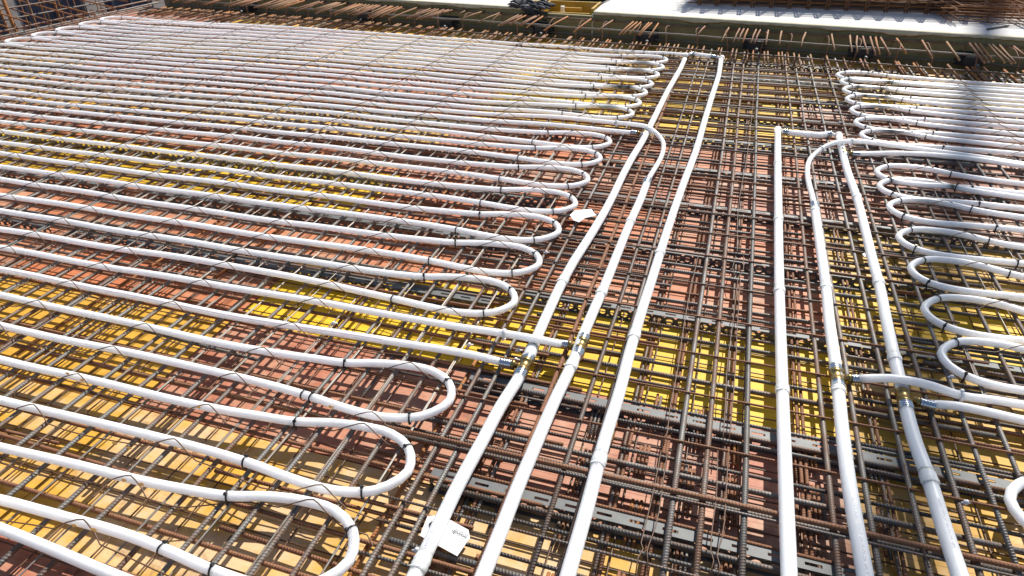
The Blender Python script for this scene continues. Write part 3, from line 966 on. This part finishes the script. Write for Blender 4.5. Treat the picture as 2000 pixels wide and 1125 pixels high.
m5, D5 = manifold([(1591, 404), (1598, 455), (1606, 510), (1613, 560), (1620, 630), (1632, 715), (1637, 760), (1645, 840), (1656, 930), (1668, 1005), (1680, 1070), (1690, 1125)],
    'fifth white manifold pipe, starting at the coil pipe bent over the sixth one', [(1592, 413, .03), (1613, 562, .04), (1637, 764, .04)],
    [(1616, 575, BIG, .0085), (1673, 985, BIG, .0085)])
m6, D6 = manifold([(1639, 268), (1646, 300), (1657, 340), (1673, 385), (1690, 450), (1706, 515), (1718, 560), (1731, 625), (1747, 700), (1760, 755), (1770, 800), (1788, 865), (1814, 935), (1845, 1035), (1870, 1110)],
    'sixth white manifold pipe, rightmost one with a brass tee near its lower half', [(1677, 386, .04), (1717, 550, .05), (1746, 700, .04), (1812, 925, .05)],
    [(1680, 400, 'Velta 32X3.0', .0085), (1722, 585, 'SAUERSTOFFDICHT GEM DIN', .0085), (1832, 985, 'SAUERSTOFFDICHT DIN 4726 DIN 16892', .0085)])
def connector(px, label):
    P = P_(px, ZM); D = smooth_path(P, 0.03)
    e = empty('connector_pipe', P[0], label, 'pipe')
    MB().tube(D, RM*0.95, 14).build('pipe', M['manifold'], e)
    for k, s in ((0, 1), (-1, -1)):
        a = np.array(D[k]); t = np.array(D[k+s])-a; t /= np.linalg.norm(t)
        for j in range(3):
            c = a-t*(0.004+j*0.010)
            MB().tube([c-t*0.004, c-t*0.002, c+t*0.002, c+t*0.004], [RM*.95, RM*1.04, RM*1.04, RM*.95], 14).build('crimp_ring', M['sleeve'], e)
connector([(1538, 259), (1570, 262), (1600, 264), (1614, 263)], 'short white connector pipe joining the fourth and sixth manifold pipes')
connector([(1356, 106), (1372, 108), (1390, 110.5)], 'short white connector pipe at the far end joining the first and third manifold pipes')

# ------------------------------------------------------------------ tee and elbow fittings
def ringed(mb, a, t, L, r, n=5):
    """corrugated crimp sleeve"""
    pts = []; rr = []
    m_ = n*4
    for j in range(m_+1):
        s = j/m_
        pts.append(a+t*(s*L)); rr.append(r*(1+0.07*math.sin(s*n*2*math.pi)))
    mb.tube(pts, rr, 14)
def fitting(px, axis_px, branch_px, label, name='tee_fitting', rb=RP, ends=(1, 1), zb=ZM):
    c = np.array(at(*px, ZM)); a = np.array(at(*axis_px, ZM)); t = (a-c); t /= np.linalg.norm(t)
    b_ = np.array(at(*branch_px, zb)); bt = b_-c; bt /= np.linalg.norm(bt)
    e = empty(name, tuple(c), label, 'pipe fitting', 'brass pipe fittings')
    mb = MB()
    la = 0.019*ends[0]+0.012; lb = 0.019*ends[1]+0.012
    mb.tube([c-t*lb, c-t*lb*0.55, c-t*lb*0.5, c+t*la*0.5, c+t*la*0.55, c+t*la], [RM*1.14, RM*1.14, RM*1.03, RM*1.03, RM*1.14, RM*1.14], 16)
    mb.tube([c+bt*0.004, c+bt*0.032, c+bt*0.033, c+bt*0.042, c+bt*0.043, c+bt*0.048], [RM*.60, RM*.52, rb*1.15, rb*1.15, rb*.9, rb*.9], 14)
    mb.build('body', M['brass'] if ends[0] else M['collar'], e)
    if ends[0]:
        s = MB(); ringed(s, c+t*(la-0.002), t, 0.028, RM*1.1, 3); s.build('crimp_sleeve', M['sleeve'], e)
    if ends[1]:
        s = MB(); ringed(s, c-t*(lb-0.002), -t, 0.028, RM*1.1, 3); s.build('crimp_sleeve', M['sleeve'], e)
    s = MB(); ringed(s, c+bt*0.044, bt, 0.040, rb*1.13, 5); s.build('crimp_sleeve', M['sleeve'], e)
    return e
fitting((1024, 716), (1032, 700), (990, 710), 'brass tee with crimp sleeves on the first manifold pipe, near the middle of the picture')
fitting((1134, 676), (1140, 660), (1098, 672), 'brass tee on the second manifold pipe, fed by a pipe crossing over the first')
fitting((1634, 738), (1631, 718), (1676, 741), 'brass tee on the fifth manifold pipe with a pinkish pipe branching right')
fitting((1765, 778), (1760, 758), (1808, 789), 'brass tee on the sixth manifold pipe, largest sleeves at the right')
fitting((1648, 299), (1644, 285), (1668, 301), 'small brass tee on the sixth manifold pipe under the arched pipe')
fitting((1258, 262), (1264, 252), (1236, 259), 'small far tee on the first manifold pipe where the coil pipe wraps round')
fitting((1339, 108), (1338, 112), (1350, 106), 'far white capped elbow at the top of the first manifold pipe', 'elbow_fitting', RP, (0, 0))
fitting((1410, 113), (1409, 116), (1398, 111.5), 'far elbow at the top of the third manifold pipe', 'elbow_fitting', RP, (0, 0))
fitting((1519, 254), (1519, 258), (1532, 257), 'elbow capping the far end of the fourth manifold pipe', 'elbow_fitting', RP, (0, 0))
fitting((1638, 265), (1640, 270), (1625, 263), 'elbow capping the far end of the sixth manifold pipe', 'elbow_fitting', RP, (0, 0))
for (x, y), ax, lab in (((1264, 355), (1269, 343), 'crimp coupling where the wrapped coil pipe joins the second manifold pipe'), ((1591, 403), (1588, 390), 'crimp coupling at the top of the fifth manifold pipe')):
    c = np.array(at(x, y, ZM)); t = np.array(at(*ax, ZM))-c; t /= np.linalg.norm(t)
    e = empty('coupling', tuple(c), lab, 'pipe fitting', 'crimp couplings')
    s = MB(); ringed(s, c-t*0.035, t, 0.06, RM*1.06, 5); s.build('crimp_sleeve', M['sleeve'], e)
# white clips on the raised pipes
for P, e, (x, y, z) in ((PB, cB, (985, 651, .02)), (QB, dB, (1876, 772, .003)), (PA, cA, (1210, 240, .01)), (QA, dA, (1661, 276, .038)), (QA, dA, (1600, 292, .01))):
    q = at(x, y, z); A = np.array([k[:3] for k in P]); k = int(np.linalg.norm(A-np.array(q), axis=1).argmin())
    tie_on(e, P[k], P[k+1]-P[k-1], RP+0.001, 'wtie', 'white_clip')
# little white bar chairs
for i, (x, y) in enumerate([(416, 532-7), (1067, 592-100), (917, 672), (1013, 683), (1008, 701), (652, 630), (1312, 180), (1288, 215), (1262, 222), (1634, 216), (1640, 238), (815, 1073), (1860, 735), (1888, 980)]):
    p = at(x, y, ZY+0.012)
    mb = MB()
    mb.tube([(p[0]-.004, p[1], p[2]-.008), (p[0], p[1], p[2]), (p[0]+.001, p[1], p[2]+.005)], [.0065, .007, .003], 8)
    mb.tube([(p[0]-.013, p[1]-.004, p[2]-.004), (p[0]+.013, p[1]+.004, p[2]-.003)], .0028, 6)
    o = mb.build('plastic_clip', M['wtie'], None, p)
    tag(o, 'tiny white plastic clip fixed on a thin bar', 'clip', 'tiny white plastic clips on the bars')

# ------------------------------------------------------------------ paper tags
def tagpaper(px, label, z, letters=None, bumpy=0.006, hole=None, zs=None):
    P = [at(x, y, (zs[i] if zs else z)) for i, (x, y) in enumerate(px)]
    c = np.mean(np.array(P), axis=0)
    mb = MB()
    t_ = 0.0009
    for dz in (0, -t_):
        for p in P: mb.v.append((p[0], p[1], p[2]+dz))
        mb.v.append((c[0], c[1], c[2]+dz+bumpy))
    n = len(P)
    for k in range(n):
        k2 = (k+1) % n
        mb.face((k, k2, n), None, True); mb.face((n+1+k2, n+1+k, 2*n+1), None, True)
        mb.face((k2, k, n+1+k, n+1+k2), None, True)
    e = empty('paper_tag', tuple(c), label, 'paper tag', 'paper tags lying on the steel')
    mb.build('sheet', M['paper'], e)
    if letters:
        txt, (ax, ay), (bx, by), hgt = letters
        a = np.array(at(ax, ay, z+bumpy+0.0016)); b_ = np.array(at(bx, by, z+bumpy+0.0016))
        V, Fc = text_mesh(txt, 1.0)
        w_ = max(v[0] for v in V); t = (b_-a); L = np.linalg.norm(t); t /= L
        sd = np.array([-t[1], t[0], 0])
        mb = MB()
        for v in V: mb.v.append(tuple(a+t*v[0]/w_*L+sd*v[1]*hgt))
        for f in Fc: mb.face(f, None, True)
        mb.build('lettering', M['paper_ink'], e)
    return e
tg = tagpaper([(862, 1006), (915, 1035), (918, 1050), (893, 1086), (820, 1046), (835, 1008)], 'crumpled white paper tag with black lettering on the first manifold pipe, at the bottom', -0.016,
    ('uponor', (881, 1037), (911, 1052), 0.026), 0.003)
q = at(843, 1022, -.010)
MB().tube([(q[0]-.004, q[1], q[2]-.01), (q[0]+.003, q[1], q[2])], .0065, 10).build('eyelet', M['tie'], tg)
tagpaper([(1113, 420), (1122, 411), (1155, 408), (1161, 417), (1166, 420), (1142, 426), (1131, 434), (1120, 430)], 'crumpled white paper scrap lying on the bars left of the first manifold pipe', 0.004, None, 0.008)
tagpaper([(1684, 496), (1702, 487), (1705, 505), (1688, 501)], 'small white paper scrap sticking out beside the sixth manifold pipe', 0.0, None, 0.003)

# ------------------------------------------------------------------ far concrete step (wall), cage and starter bars
ZT = 0.20
def strip_wall(x0, x1, name, m, ztop, zbot, ya, yb, jag=0.0, n=60):
    """a wall running along X following wallY; ya..yb = offsets behind the face line"""
    mb = MB(); N_ = n
    for i in range(N_+1):
        x = x0+(x1-x0)*i/N_
        j = rng.uniform(-jag, jag)
        f = wallY(x)+ya; b_ = wallY(x)+yb
        mb.v += [(x, f, zbot), (x, f+j*0.3, ztop+j), (x, b_, ztop), (x, b_, zbot)]
    for i in range(N_):
        A = i*4; B = A+4
        for a, c in ((0, 1), (1, 2), (2, 3), (3, 0)): mb.face((A+a, A+c, B+c, B+a)[::-1], None, True)
    mb.face((0, 1, 2, 3), None, True); mb.face((N_*4+3, N_*4+2, N_*4+1, N_*4), None, True)
    return mb.build(name, m, None, ((x0+x1)/2, wallY((x0+x1)/2), 0))
XJ = -1.38
e = strip_wall(-7.15, -2.02, 'concrete_wall', M['wall'], ZT-0.013, -0.20, 0.0, 0.30)
tag(e, 'olive green concrete slab edge left of the dark lump, behind the far left coil', 'wall', 'olive slab edge')
e = strip_wall(-2.015, XJ-0.003, 'concrete_wall', M['wall'], ZT-0.045, -0.20, 0.012, 0.06)
tag(e, 'short recessed olive wall piece in front of the yellow wooden box', 'wall', 'olive slab edge')
e = strip_wall(XJ, 4.6, 'concrete_wall', M['wall'], ZT-0.013, -0.20, 0.0, 0.30)
tag(e, 'long olive green concrete slab edge behind the corridor and the right coils', 'wall', 'olive slab edge')
for a, b_, lab in ((-7.1, -2.02, 'rough pale mortar lip along the top of the left slab edge'), (XJ, 4.6, 'rough pale mortar lip along the top of the right slab edge')):
    mb = MB(); n = int((b_-a)/0.03)
    prof = []
    for i in range(n+1):
        x = a+(b_-a)*i/n
        h = 0.010+0.040*max(0.0, math.sin(x*3.1)*math.sin(x*7.7+1))*(0.6+0.4*rng.random())+0.012*rng.random()
        f = wallY(x)
        o_ = rng.uniform(0.004, 0.010)
        mb.v += [(x, f-0.0025, ZT-0.013-h), (x, f-o_, ZT-0.010-h*0.3), (x, f-0.002, ZT-0.002), (x, f+0.05, ZT+0.002), (x, f+0.05, ZT-0.012), (x, f-0.002, ZT-0.014)]
    for i in range(n):
        A = i*6; B = A+6
        for p in range(6): mb.face((A+p, A+(p+1) % 6, B+(p+1) % 6, B+p)[::-1], None, False)
    tag(mb.build('mortar_lip', M['mortar'], None, (a, wallY(a), ZT)), lab, 'mortar')
# slab tops
def slab(x0, x1, name, zt, y_off, ymax, lab):
    mb = MB(); n = 40
    for i in range(n+1):
        x = x0+(x1-x0)*i/n
        f = wallY(x)+y_off+rng.uniform(-.004, .004)
        mb.v += [(x, f, zt), (x, ymax, zt), (x, f, zt-0.010), (x, ymax, zt-0.010)]
    for i in range(n):
        A = i*4; B = A+4
        mb.face((A, B, B+1, A+1), None, True); mb.face((A+2, B+2, B, A), None, True)
    tag(mb.build(name, M['slab_top'], None, ((x0+x1)/2, 8, zt)), None, None, None, 'structure')
slab(-7.15, -2.02, 'pavement_slab', ZT, 0.052, 30, '')
slab(XJ, 9, 'pavement_slab', ZT, 0.052, 30, '')
slab(-2.02, XJ, 'pavement_slab', ZT-0.002, 0.85, 30, '')
# joint drip
mb = MB(); pts = [(XJ+rng.uniform(-.006, .006), wallY(XJ)-0.004, z) for z in np.linspace(ZT-0.02, -0.06, 12)]
mb.tube(pts, [rng.uniform(.006, .014) for _ in pts], 7)
tag(mb.build('mortar_drip', M['mortar'], None, pts[0]), 'pale vertical mortar drip down the joint in the olive slab edge', 'mortar')
# recessed yellow wooden box
e = empty('wooden_box', (-1.7, wallY(-1.7)+0.3, 0.1), 'yellow wooden recess box set in the slab beside the dark lump', 'wooden box')
yb0 = wallY(-1.6)+0.12
for nm, lo_, hi_ in (('side_board', (-1.98, yb0, 0.03), (-1.955, yb0+0.42, ZT)), ('side_board', (XJ-0.055, yb0, 0.03), (XJ-0.03, yb0+0.42, ZT+0.004)), ('back_board', (-1.955, yb0+0.395, 0.03), (XJ-0.055, yb0+0.42, ZT)), ('front_board', (-1.955, yb0, 0.03), (XJ-0.055, yb0+0.025, ZT-0.045)), ('base_board', (-1.95, yb0+0.03, 0.01), (XJ-0.06, yb0+0.39, 0.028))):
    MB().box(lo_, hi_).build(nm, M['boxyellow'], e)
MB().box((-1.80, yb0+0.20, 0.03), (-1.765, yb0+0.24, ZT-0.02)).build('post', M['paper'], e)
MB().box((-1.76, yb0+0.205, ZT-0.06), (-1.58, yb0+0.23, ZT-0.03)).build('rail', M['boxyellow'], e)
# dark lump of bitumen/rubber at the corner
mb = MB()
for i in range(150):
    x = rng.uniform(-2.26, -1.86); y = wallY(x)+rng.uniform(-0.03, 0.26); z = ZT+rng.uniform(-.12 if y < wallY(x) else -.005, .035)
    if rng.random() < .25: y = wallY(x)-.012; z = rng.uniform(.02, ZT); x = -2.03+rng.uniform(-.05, .05)
    r = rng.uniform(.012, .03); a = rng.uniform(-.6, .6)
    mb.tube([(x-r*2, y-r*a, z), (x-r*.5, y+r*.3, z+r*.3), (x+r*.5, y, z), (x+r*2, y+r*a, z-r*.3)], [r*.2, r*.5, r*.55, r*.2], 6)
mb.box((-2.24, wallY(-2.05)+.02, ZT-.01), (-1.90, wallY(-2.05)+.22, ZT+.012))
tag(mb.build('dark_lump', M['black'], None, (-2.05, wallY(-2.05), ZT)), 'crumpled black rubber lump draped over the corner of the slab edge', 'rubber lump')
# ring beam cage
e = empty('ring_beam_cage', (-1, 6.6, 0), 'long reinforcement cage of ribbed rails and rusty stirrups along the olive slab edge', 'rebar cage')
RAIL = [(-0.035, 0.128, .0075), (-0.40, 0.122, .0078), (-0.045, -0.012, .0075), (-0.405, 0.004, .0080)]
for dy, z, r in RAIL:
    pts = [(x, wallY(x)+dy+rng.uniform(-.006, .006), z+rng.uniform(-.004, .004)) for x in np.arange(-7.1, 4.4, 0.35)]
    MB().tube(pts, r, 7).build('rail', M['bar_grey'], e)
x = -7.0
while x < 4.3:
    f = wallY(x); s = rng.uniform(-.02, .02)
    pts = [(x, f-.046, -.02), (x+s, f-.044, .112), (x+s, f-.06, .1185), (x+s, f-.38, .113), (x+s*.5, f-.395, .10), (x, f-.397, .0), (x, f-.38, -.022), (x, f-.05, -.028)]
    MB().tube(smooth_path(pts, .06), .0040, 5).build('stirrup', M['bar_rust'], e)
    x += rng.choice([0.26, 0.30, 0.28, 0.22])
# starter bars, upper row, traced one by one
up = [((1624, 66), (1630, 98)), ((1660, 68), (1664, 100)), ((1673, 66), (1674, 100)), ((1684, 68), (1695, 104)), ((1699, 70), (1710, 106)), ((1710, 71), (1718, 105)), ((1719, 72), (1738, 106)), ((1751, 75), (1770, 104)), ((1801, 79), (1821, 113)), ((1849, 82), (1874, 117)),
      ((1893, 84), (1923, 122)), ((1904, 85), (1931, 121)), ((1913, 85), (1940, 120)), ((1930, 86), (1962, 122)), ((1938, 87), (1976, 124)), ((1951, 87), (1983, 123)), ((1980, 91), (2006, 113)),
      ((922, 15), (896, 28)), ((955, 17), (902, 37)), ((989, 19), (935, 43)), ((1024, 23), (973, 50)), ((1031, 23.6), (980, 49)), ((1040, 23), (997, 47)), ((1058, 25), (1014, 48)), ((1060, 25.6), (1018, 49)), ((1060, 32), (1029, 53)), ((1113, 29), (1063, 59)), ((1162, 31), (1121, 62)), ((1205, 33), (1169, 59)),
      ((1244, 35), (1210, 67)), ((1252, 35), (1218, 66)), ((1259, 35), (1230, 65)), ((1274, 36), (1247, 67)), ((1279, 37), (1250, 68)), ((1291, 38), (1268, 72)), ((1380, 47), (1362, 69)), ((1425, 51), (1410, 80)), ((1446, 52), (1433, 81)), ((1454, 54), (1442, 80)), ((1462, 52), (1451, 82)), ((1478, 54), (1467, 83)), ((1486, 56), (1474, 84)),
      ((1501, 57), (1496, 86)), ((1527, 59), (1522, 87)), ((1574, 63), (1565, 90)), ((752, 6), (685, 26)), ((727, 2), (662, 26)), ((722, 2), (655, 25)), ((712, 2), (647, 27)), ((695, 0), (617, 26)), ((789, 9), (719, 35)), ((824, 11), (759, 37)), ((855, 11), (795, 35)), ((865, 12), (800, 35)), ((869, 12.5), (814, 37)), ((882, 12.5), (821, 37)), ((890, 14), (829, 35)), ((896, 15), (837, 34))]
def starter(x, ya, yb, z, dz, low=False, dx=0.0):
    o = MB().tube([(x+dx, ya, z), (x+dx*.4, (ya+yb)/2, z-dz*.4), (x, yb, z-dz)], 0.0078, 8).build('starter_bar', M[rng.choice(['bar_tip', 'bar_tip', 'bar_orange', 'bar_rust'])], None, (x, ya, z))
    side = 'left of the dark lump' if x < -2.1 else ('behind the open corridor' if x < 0.8 else 'behind the right coils')
    tag(o, ('low rusty bar end %s' if low else 'upper rusty starter bar %s') % side, 'starter bar', ('low rusty bar ends ' if low else 'upper starter bars ')+side)
for a, b_ in up:
    p = at(*a, 0.142); q = at(*b_, 0.13)
    starter(q[0], min(p[1], wallY(p[0])-0.005), q[1], 0.142, 0.012, False, p[0]-q[0])
    # keep the traced direction
x = -3.55
while x > -6.9:
    for k in range(rng.choice([1, 1, 3, 5, 2])):
        xx = x-k*0.045+rng.uniform(-.01, .01)
        starter(xx, wallY(xx)-.01-rng.uniform(0, .04), wallY(xx)-.50-rng.uniform(0, .12), .142, rng.uniform(0, .02), False, rng.uniform(-.02, .02))
    x -= 0.26
x = -6.9
while x < 3.6:
    for k in range(rng.choice([1, 2, 1, 2, 3])):
        xx = x+k*0.035+rng.uniform(-.01, .01)
        starter(xx, wallY(xx)-.20-rng.uniform(0, .05), wallY(xx)-.62-rng.uniform(0, .10), ZY+0.016, 0.003, True)
    x += 0.13
# dark formwork anchors on the wall
for i, (x, y) in enumerate([(705, 27), (865, 40), (1055, 52), (1262, 66), (1475, 83), (1690, 100), (1910, 116), (430, 22)]):
    X = at(x, y, 0.06)[0]; f = wallY(X)
    e = empty('wall_anchor', (X, f, 0.02), 'dark iron anchor with steel bolt on the olive slab edge, number %s from left' % ['two', 'three', 'four', 'five', 'six', 'seven', 'eight', 'one'][i], 'anchor', 'dark anchors on the slab edge')
    mb = MB(); mb.box((X-.10, f-.06, -.03), (X+.10, f-.002, .07)); mb.box((X-.06, f-.14, -.02), (X+.07, f-.06, .05)); mb.build('housing', M['black'], e)
    MB().tube([(X-.06, f-.15, .055), (X+.10, f-.15, .060)], .007, 8).build('pin', M['zinc'], e)
    MB().tube([(X+.02, f-.24, .00), (X+.02, f-.21, .0), (X+.02, f-.205, .0), (X+.02, f-.14, .0)], [.012, .018, .009, .009], 10).build('bolt', M['zinc'], e)

# ------------------------------------------------------------------ steel stored on the far slab
e = empty('rebar_cage_stack', (0.4, 7.75, ZT), 'long stack of rusty rebar baskets standing on the white slab behind the wall', 'rebar stack')
k = 0
x = -0.42
while x < 2.2:
    for s in (0, 0.022):
        pts = [(x+s, 7.45, ZT), (x+s, 7.45, ZT+.45), (x+s, 8.1, ZT+.45), (x+s, 8.1, ZT)]
        MB().tube(pts, .008, 5).build('frame', M['bar_rust'], e)
    zz = ZT+.03
    while zz < ZT+.3:
        MB().tube([(x-.01, 7.445, zz), (x+.035, 7.442, zz+.03)], .006, 5, False).build('lacing', M['bar_orange'], e) if zz < ZT+.2 else None
        zz += .06
    x += 0.172; k += 1
for i in range(84):
    y = 7.47+(i % 7)*0.09+rng.uniform(-.01, .01); z = ZT+.02+(i//7)*0.036
    MB().tube(wob((-0.5+rng.uniform(-.05, .05), y, z), (2.3, y, z), .004), .0065, 5).build('long_bar', M[rng.choice(['bar_rust', 'bar_dark', 'bar_orange'])], e)
e = empty('mesh_mat_stack', (2.6, 7.4, ZT), 'stack of rusty mesh mats lying on the white slab at the upper right corner', 'mesh stack')
for lay in range(6):
    z = ZT+.012+lay*.026
    for i in range(7):
        y = 7.08+i*.15+rng.uniform(-.03, .03)
        MB().tube(wob((1.72+rng.uniform(-.05, .1)+i*-.03, y, z), (4.2, y-.20, z), .006), .0045, 4, False).build('crosswise_bar', M[rng.choice(['bar_orange', 'bar_rust'])], e)
    for i in range(8):
        x = 1.8+i*.27+rng.uniform(-.03, .03)
        MB().tube([(x, 7.0-i*.02, z+.008), (x-.10, 8.1, z+.008)], .0045, 4, False).build('lengthwise_bar', M['bar_rust'], e)
for i in range(5):
    x = 1.95+i*.24
    MB().box((x, 7.25, ZT+.175), (x+.022, 7.42, ZT+.18)).build('spacer_plate', M['zinc'], e)
MB().box((1.75, 7.62, ZT+.18), (2.12, 7.70, ZT+.215)).build('timber_block', M['dirt'], e)
# loose bars and scraps on the slab
p = at(1928, 57, ZT+.01); q = at(1970, 50, ZT+.01)
bar(p, q, .008, 'bar_dark', 'loose dark flat bar lying on the white slab in front of the mesh stack', None, 'loose_rebar')
p = at(1168, 10, ZT+.01); q = at(1215, -14, ZT+.01)
bar(p, q, .005, 'bar_grey', 'thin grey rod lying on the slab beside the yellow box', None, 'loose_rebar')
e = empty('wooden_rack', at(1062, -4, ZT), 'small pale wooden grating lying on the left slab at the top edge', 'wooden rack')
for i in range(9):
    p = at(1040+i*3, 1, ZT+.01)
    MB().box((p[0]-.006, p[1]-.02, ZT+.001), (p[0]+.006, p[1]+.25, ZT+.012)).build('slat', M['timber'], e)

# ------------------------------------------------------------------ left edge of the deck and the pit beyond
e = empty('edge_cage', (-7.35, 4, 0), 'double ribbed edge bars with short stirrups along the left border of the deck', 'rebar cage')
for dx, z in ((-0.24, -.005), (-0.36, 0.02), (-0.36, -.05)):
    MB().tube(wob((-7.12+dx, 3.2, z), (-7.02+dx, 7.4, z), .008), .010, 7).build('rail', M['bar_grey'], e)
for i in range(18):
    y = 4.3+i*.15
    MB().tube([(-7.5, y, -.06), (-7.49, y, .03), (-7.27, y+.01, .02), (-7.27, y+.02, -.06)], .005, 5).build('stirrup', M['bar_rust'], e)
for i, (y0, y1) in enumerate([(3.6, 5.15), (5.17, 5.55)]):
    o = MB().box((-8.0, y0, -.16), (-7.74, y1, -.09)).build('timber_board', M['timber'], None, (-7.9, y0, -.1))
    tag(o, ['pale timber board lying outside the left deck edge, nearer piece', 'pale timber board lying outside the left deck edge, farther piece'][i], 'board', 'timber boards at the left deck edge')
# formwork panels of the pit
for i, (x, y, wd, z0, z1, rot) in enumerate([(-9.4, 6.2, 1.1, -1.2, .25, .25), (-8.85, 7.2, .85, -1.2, .2, .3), (-8.3, 7.95, .7, -1.2, .2, .35)]):
    M4 = Matrix.Translation((x, y, 0)) @ Matrix.Rotation(rot+math.radians(60), 4, 'Z')
    e = empty('wall_formwork', (x, y, z0), 'blue grey steel wall formwork panel in the pit at the upper left, %s one' % ['nearest', 'middle', 'farthest'][i], 'formwork', 'wall formwork panels in the pit')
    MB().box((-wd/2, 0, z0), (wd/2, .05, z1), M4).build('face_plate', M['blueform'], e)
    for k in range(3):
        a = -wd/2+.05+k*(wd-.14)/2
        MB().box((a, -.045, z0), (a+.04, -.002, z1), M4).build('rib', M['blueform'], e)
# pit bars: starter bars from below, orange
pit = [((8, 0), (45, 62), .02), ((20, 0), (30, 60), .014), ((64, 0), (70, 45), .008), ((74, 0), (84, 48), .012), ((93, 0), (104, 42), .008), ((105, 12), (112, 40), .008), ((124, 0), (131, 38), .014), ((133, 8), (139, 36), .007), ((152, 5), (156, 30), .006), ((177, 8), (181, 25), .006), ((200, 5), (206, 24), .006), ((40, 0), (46, 50), .006), ((163, 8), (167, 32), .007), ((210, 6), (213, 22), .006)]
for (a, b_, r) in pit:
    X0, Y0 = at(b_[0], b_[1], -.1)[:2]
    X0 -= .12
    tilt = rng.uniform(-.03, .03)
    o = MB().tube([(X0, Y0, -1.2), (X0+tilt*.3, Y0, -.3), (X0+tilt, Y0, .62)], r, 7).build('pit_bar', M[rng.choice(['bar_orange', 'bar_orange', 'bar_rust', 'bar_tip'])], None, (X0, Y0, -1.2))
    tag(o, 'upright orange bar rising from the pit at the upper left', 'rebar', 'upright bars in the pit')
for i in range(9):
    y = 4.9+i*.24
    o = MB().tube(wob((-8.9, y+.35, .20+rng.uniform(-.03, .03)), (-7.25+rng.uniform(-.1, .15), y, .02+rng.uniform(0, .10)), .004), .0085, 7).build('pit_bar', M[rng.choice(['bar_rust', 'bar_tip', 'bar_orange'])], None, (-7.5, y, 0))
    tag(o, 'sloping rusty bar reaching from the pit over the left deck edge', 'rebar', 'sloping bars over the left deck edge')
for i, z in enumerate((.02, .13, .24)):
    o = MB().tube(wob((-8.2, 3.9, z), (-7.65, 8.2, z+.02), .006), .009, 7).build('pit_rail', M['bar_grey'], None, (-8, 4, z))
    tag(o, 'grey ribbed rail tied to the upright pit bars, %s of the three' % ['lowest', 'middle', 'highest'][i], 'rebar', 'rails tied to the pit bars')
X0, Y0 = at(60, 40, -.1)[:2]
o = MB().tube([(X0-.6, Y0+.3, -1.2), (X0-.75, Y0+.5, .5)], .03, 10).build('prop_post', M['white_paint'], None, (X0-.6, Y0+.3, -1.2))
tag(o, 'dirty white leaning prop among the orange pit bars', 'prop')
# mast beyond the picture whose soft shadow crosses the right coils
bx, by = 1.12+20.0*0.26, 3.4+20.0
e = empty('crane_mast', (bx, by, -1.2), 'tall crane mast beyond the slab whose soft shadow falls across the right coils', 'crane')
mb = MB(); mb.box((bx-.08, by-.08, -1.2), (bx+.08, by+.08, 26)); mb.build('column', M['crane'], e)
for i in range(26):
    MB().box((bx-.09, by-.09, -0.2+i), (bx+.09, by+.09, -0.12+i)).build('collar', M['crane'], e)
# every repeat gets the place that tells it apart
ORD1 = ['', 'first', 'second', 'third', 'fourth', 'fifth', 'sixth', 'seventh', 'eighth', 'ninth', 'tenth', 'eleventh', 'twelfth', 'thirteenth', 'fourteenth', 'fifteenth', 'sixteenth', 'seventeenth', 'eighteenth', 'nineteenth']
def ordn(n):
    if n < 20: return ORD1[n]
    t_ = {2: ('twenty', 'twentieth'), 3: ('thirty', 'thirtieth'), 4: ('forty', 'fortieth'), 5: ('fifty', 'fiftieth'), 6: ('sixty', 'sixtieth'), 7: ('seventy', 'seventieth'), 8: ('eighty', 'eightieth'), 9: ('ninety', 'ninetieth')}[n//10]
    return t_[1] if n % 10 == 0 else t_[0]+'-'+ORD1[n % 10]
byl = {}
for o in S.objects:
    if o.parent is None and o.get('label') and o.get('group'): byl.setdefault(o['label'], []).append(o)
for lab, L_ in byl.items():
    if len(L_) < 2: continue
    sx = np.std([o.location.x for o in L_]); sy = np.std([o.location.y for o in L_])
    ax_ = 'x' if sx > sy else 'y'
    if 'crosswise' in lab or 'cross' in lab: ax_ = 'y'
    L_.sort(key=lambda o: (round(getattr(o.location, ax_), 3), o.location.z))
    for n_, o in enumerate(L_, 1):
        o['label'] = lab+', '+ordn(n_)+(' from the left' if ax_ == 'x' else ' from the viewer')
for o in S.objects:
    if o.parent is None and o.get('label') and len(o['label'].replace('-', ' ').split()) > 16: print('LONG', o.name, len(o['label'].replace('-', ' ').split()), o['label'])
print('objects', len(bpy.data.objects))
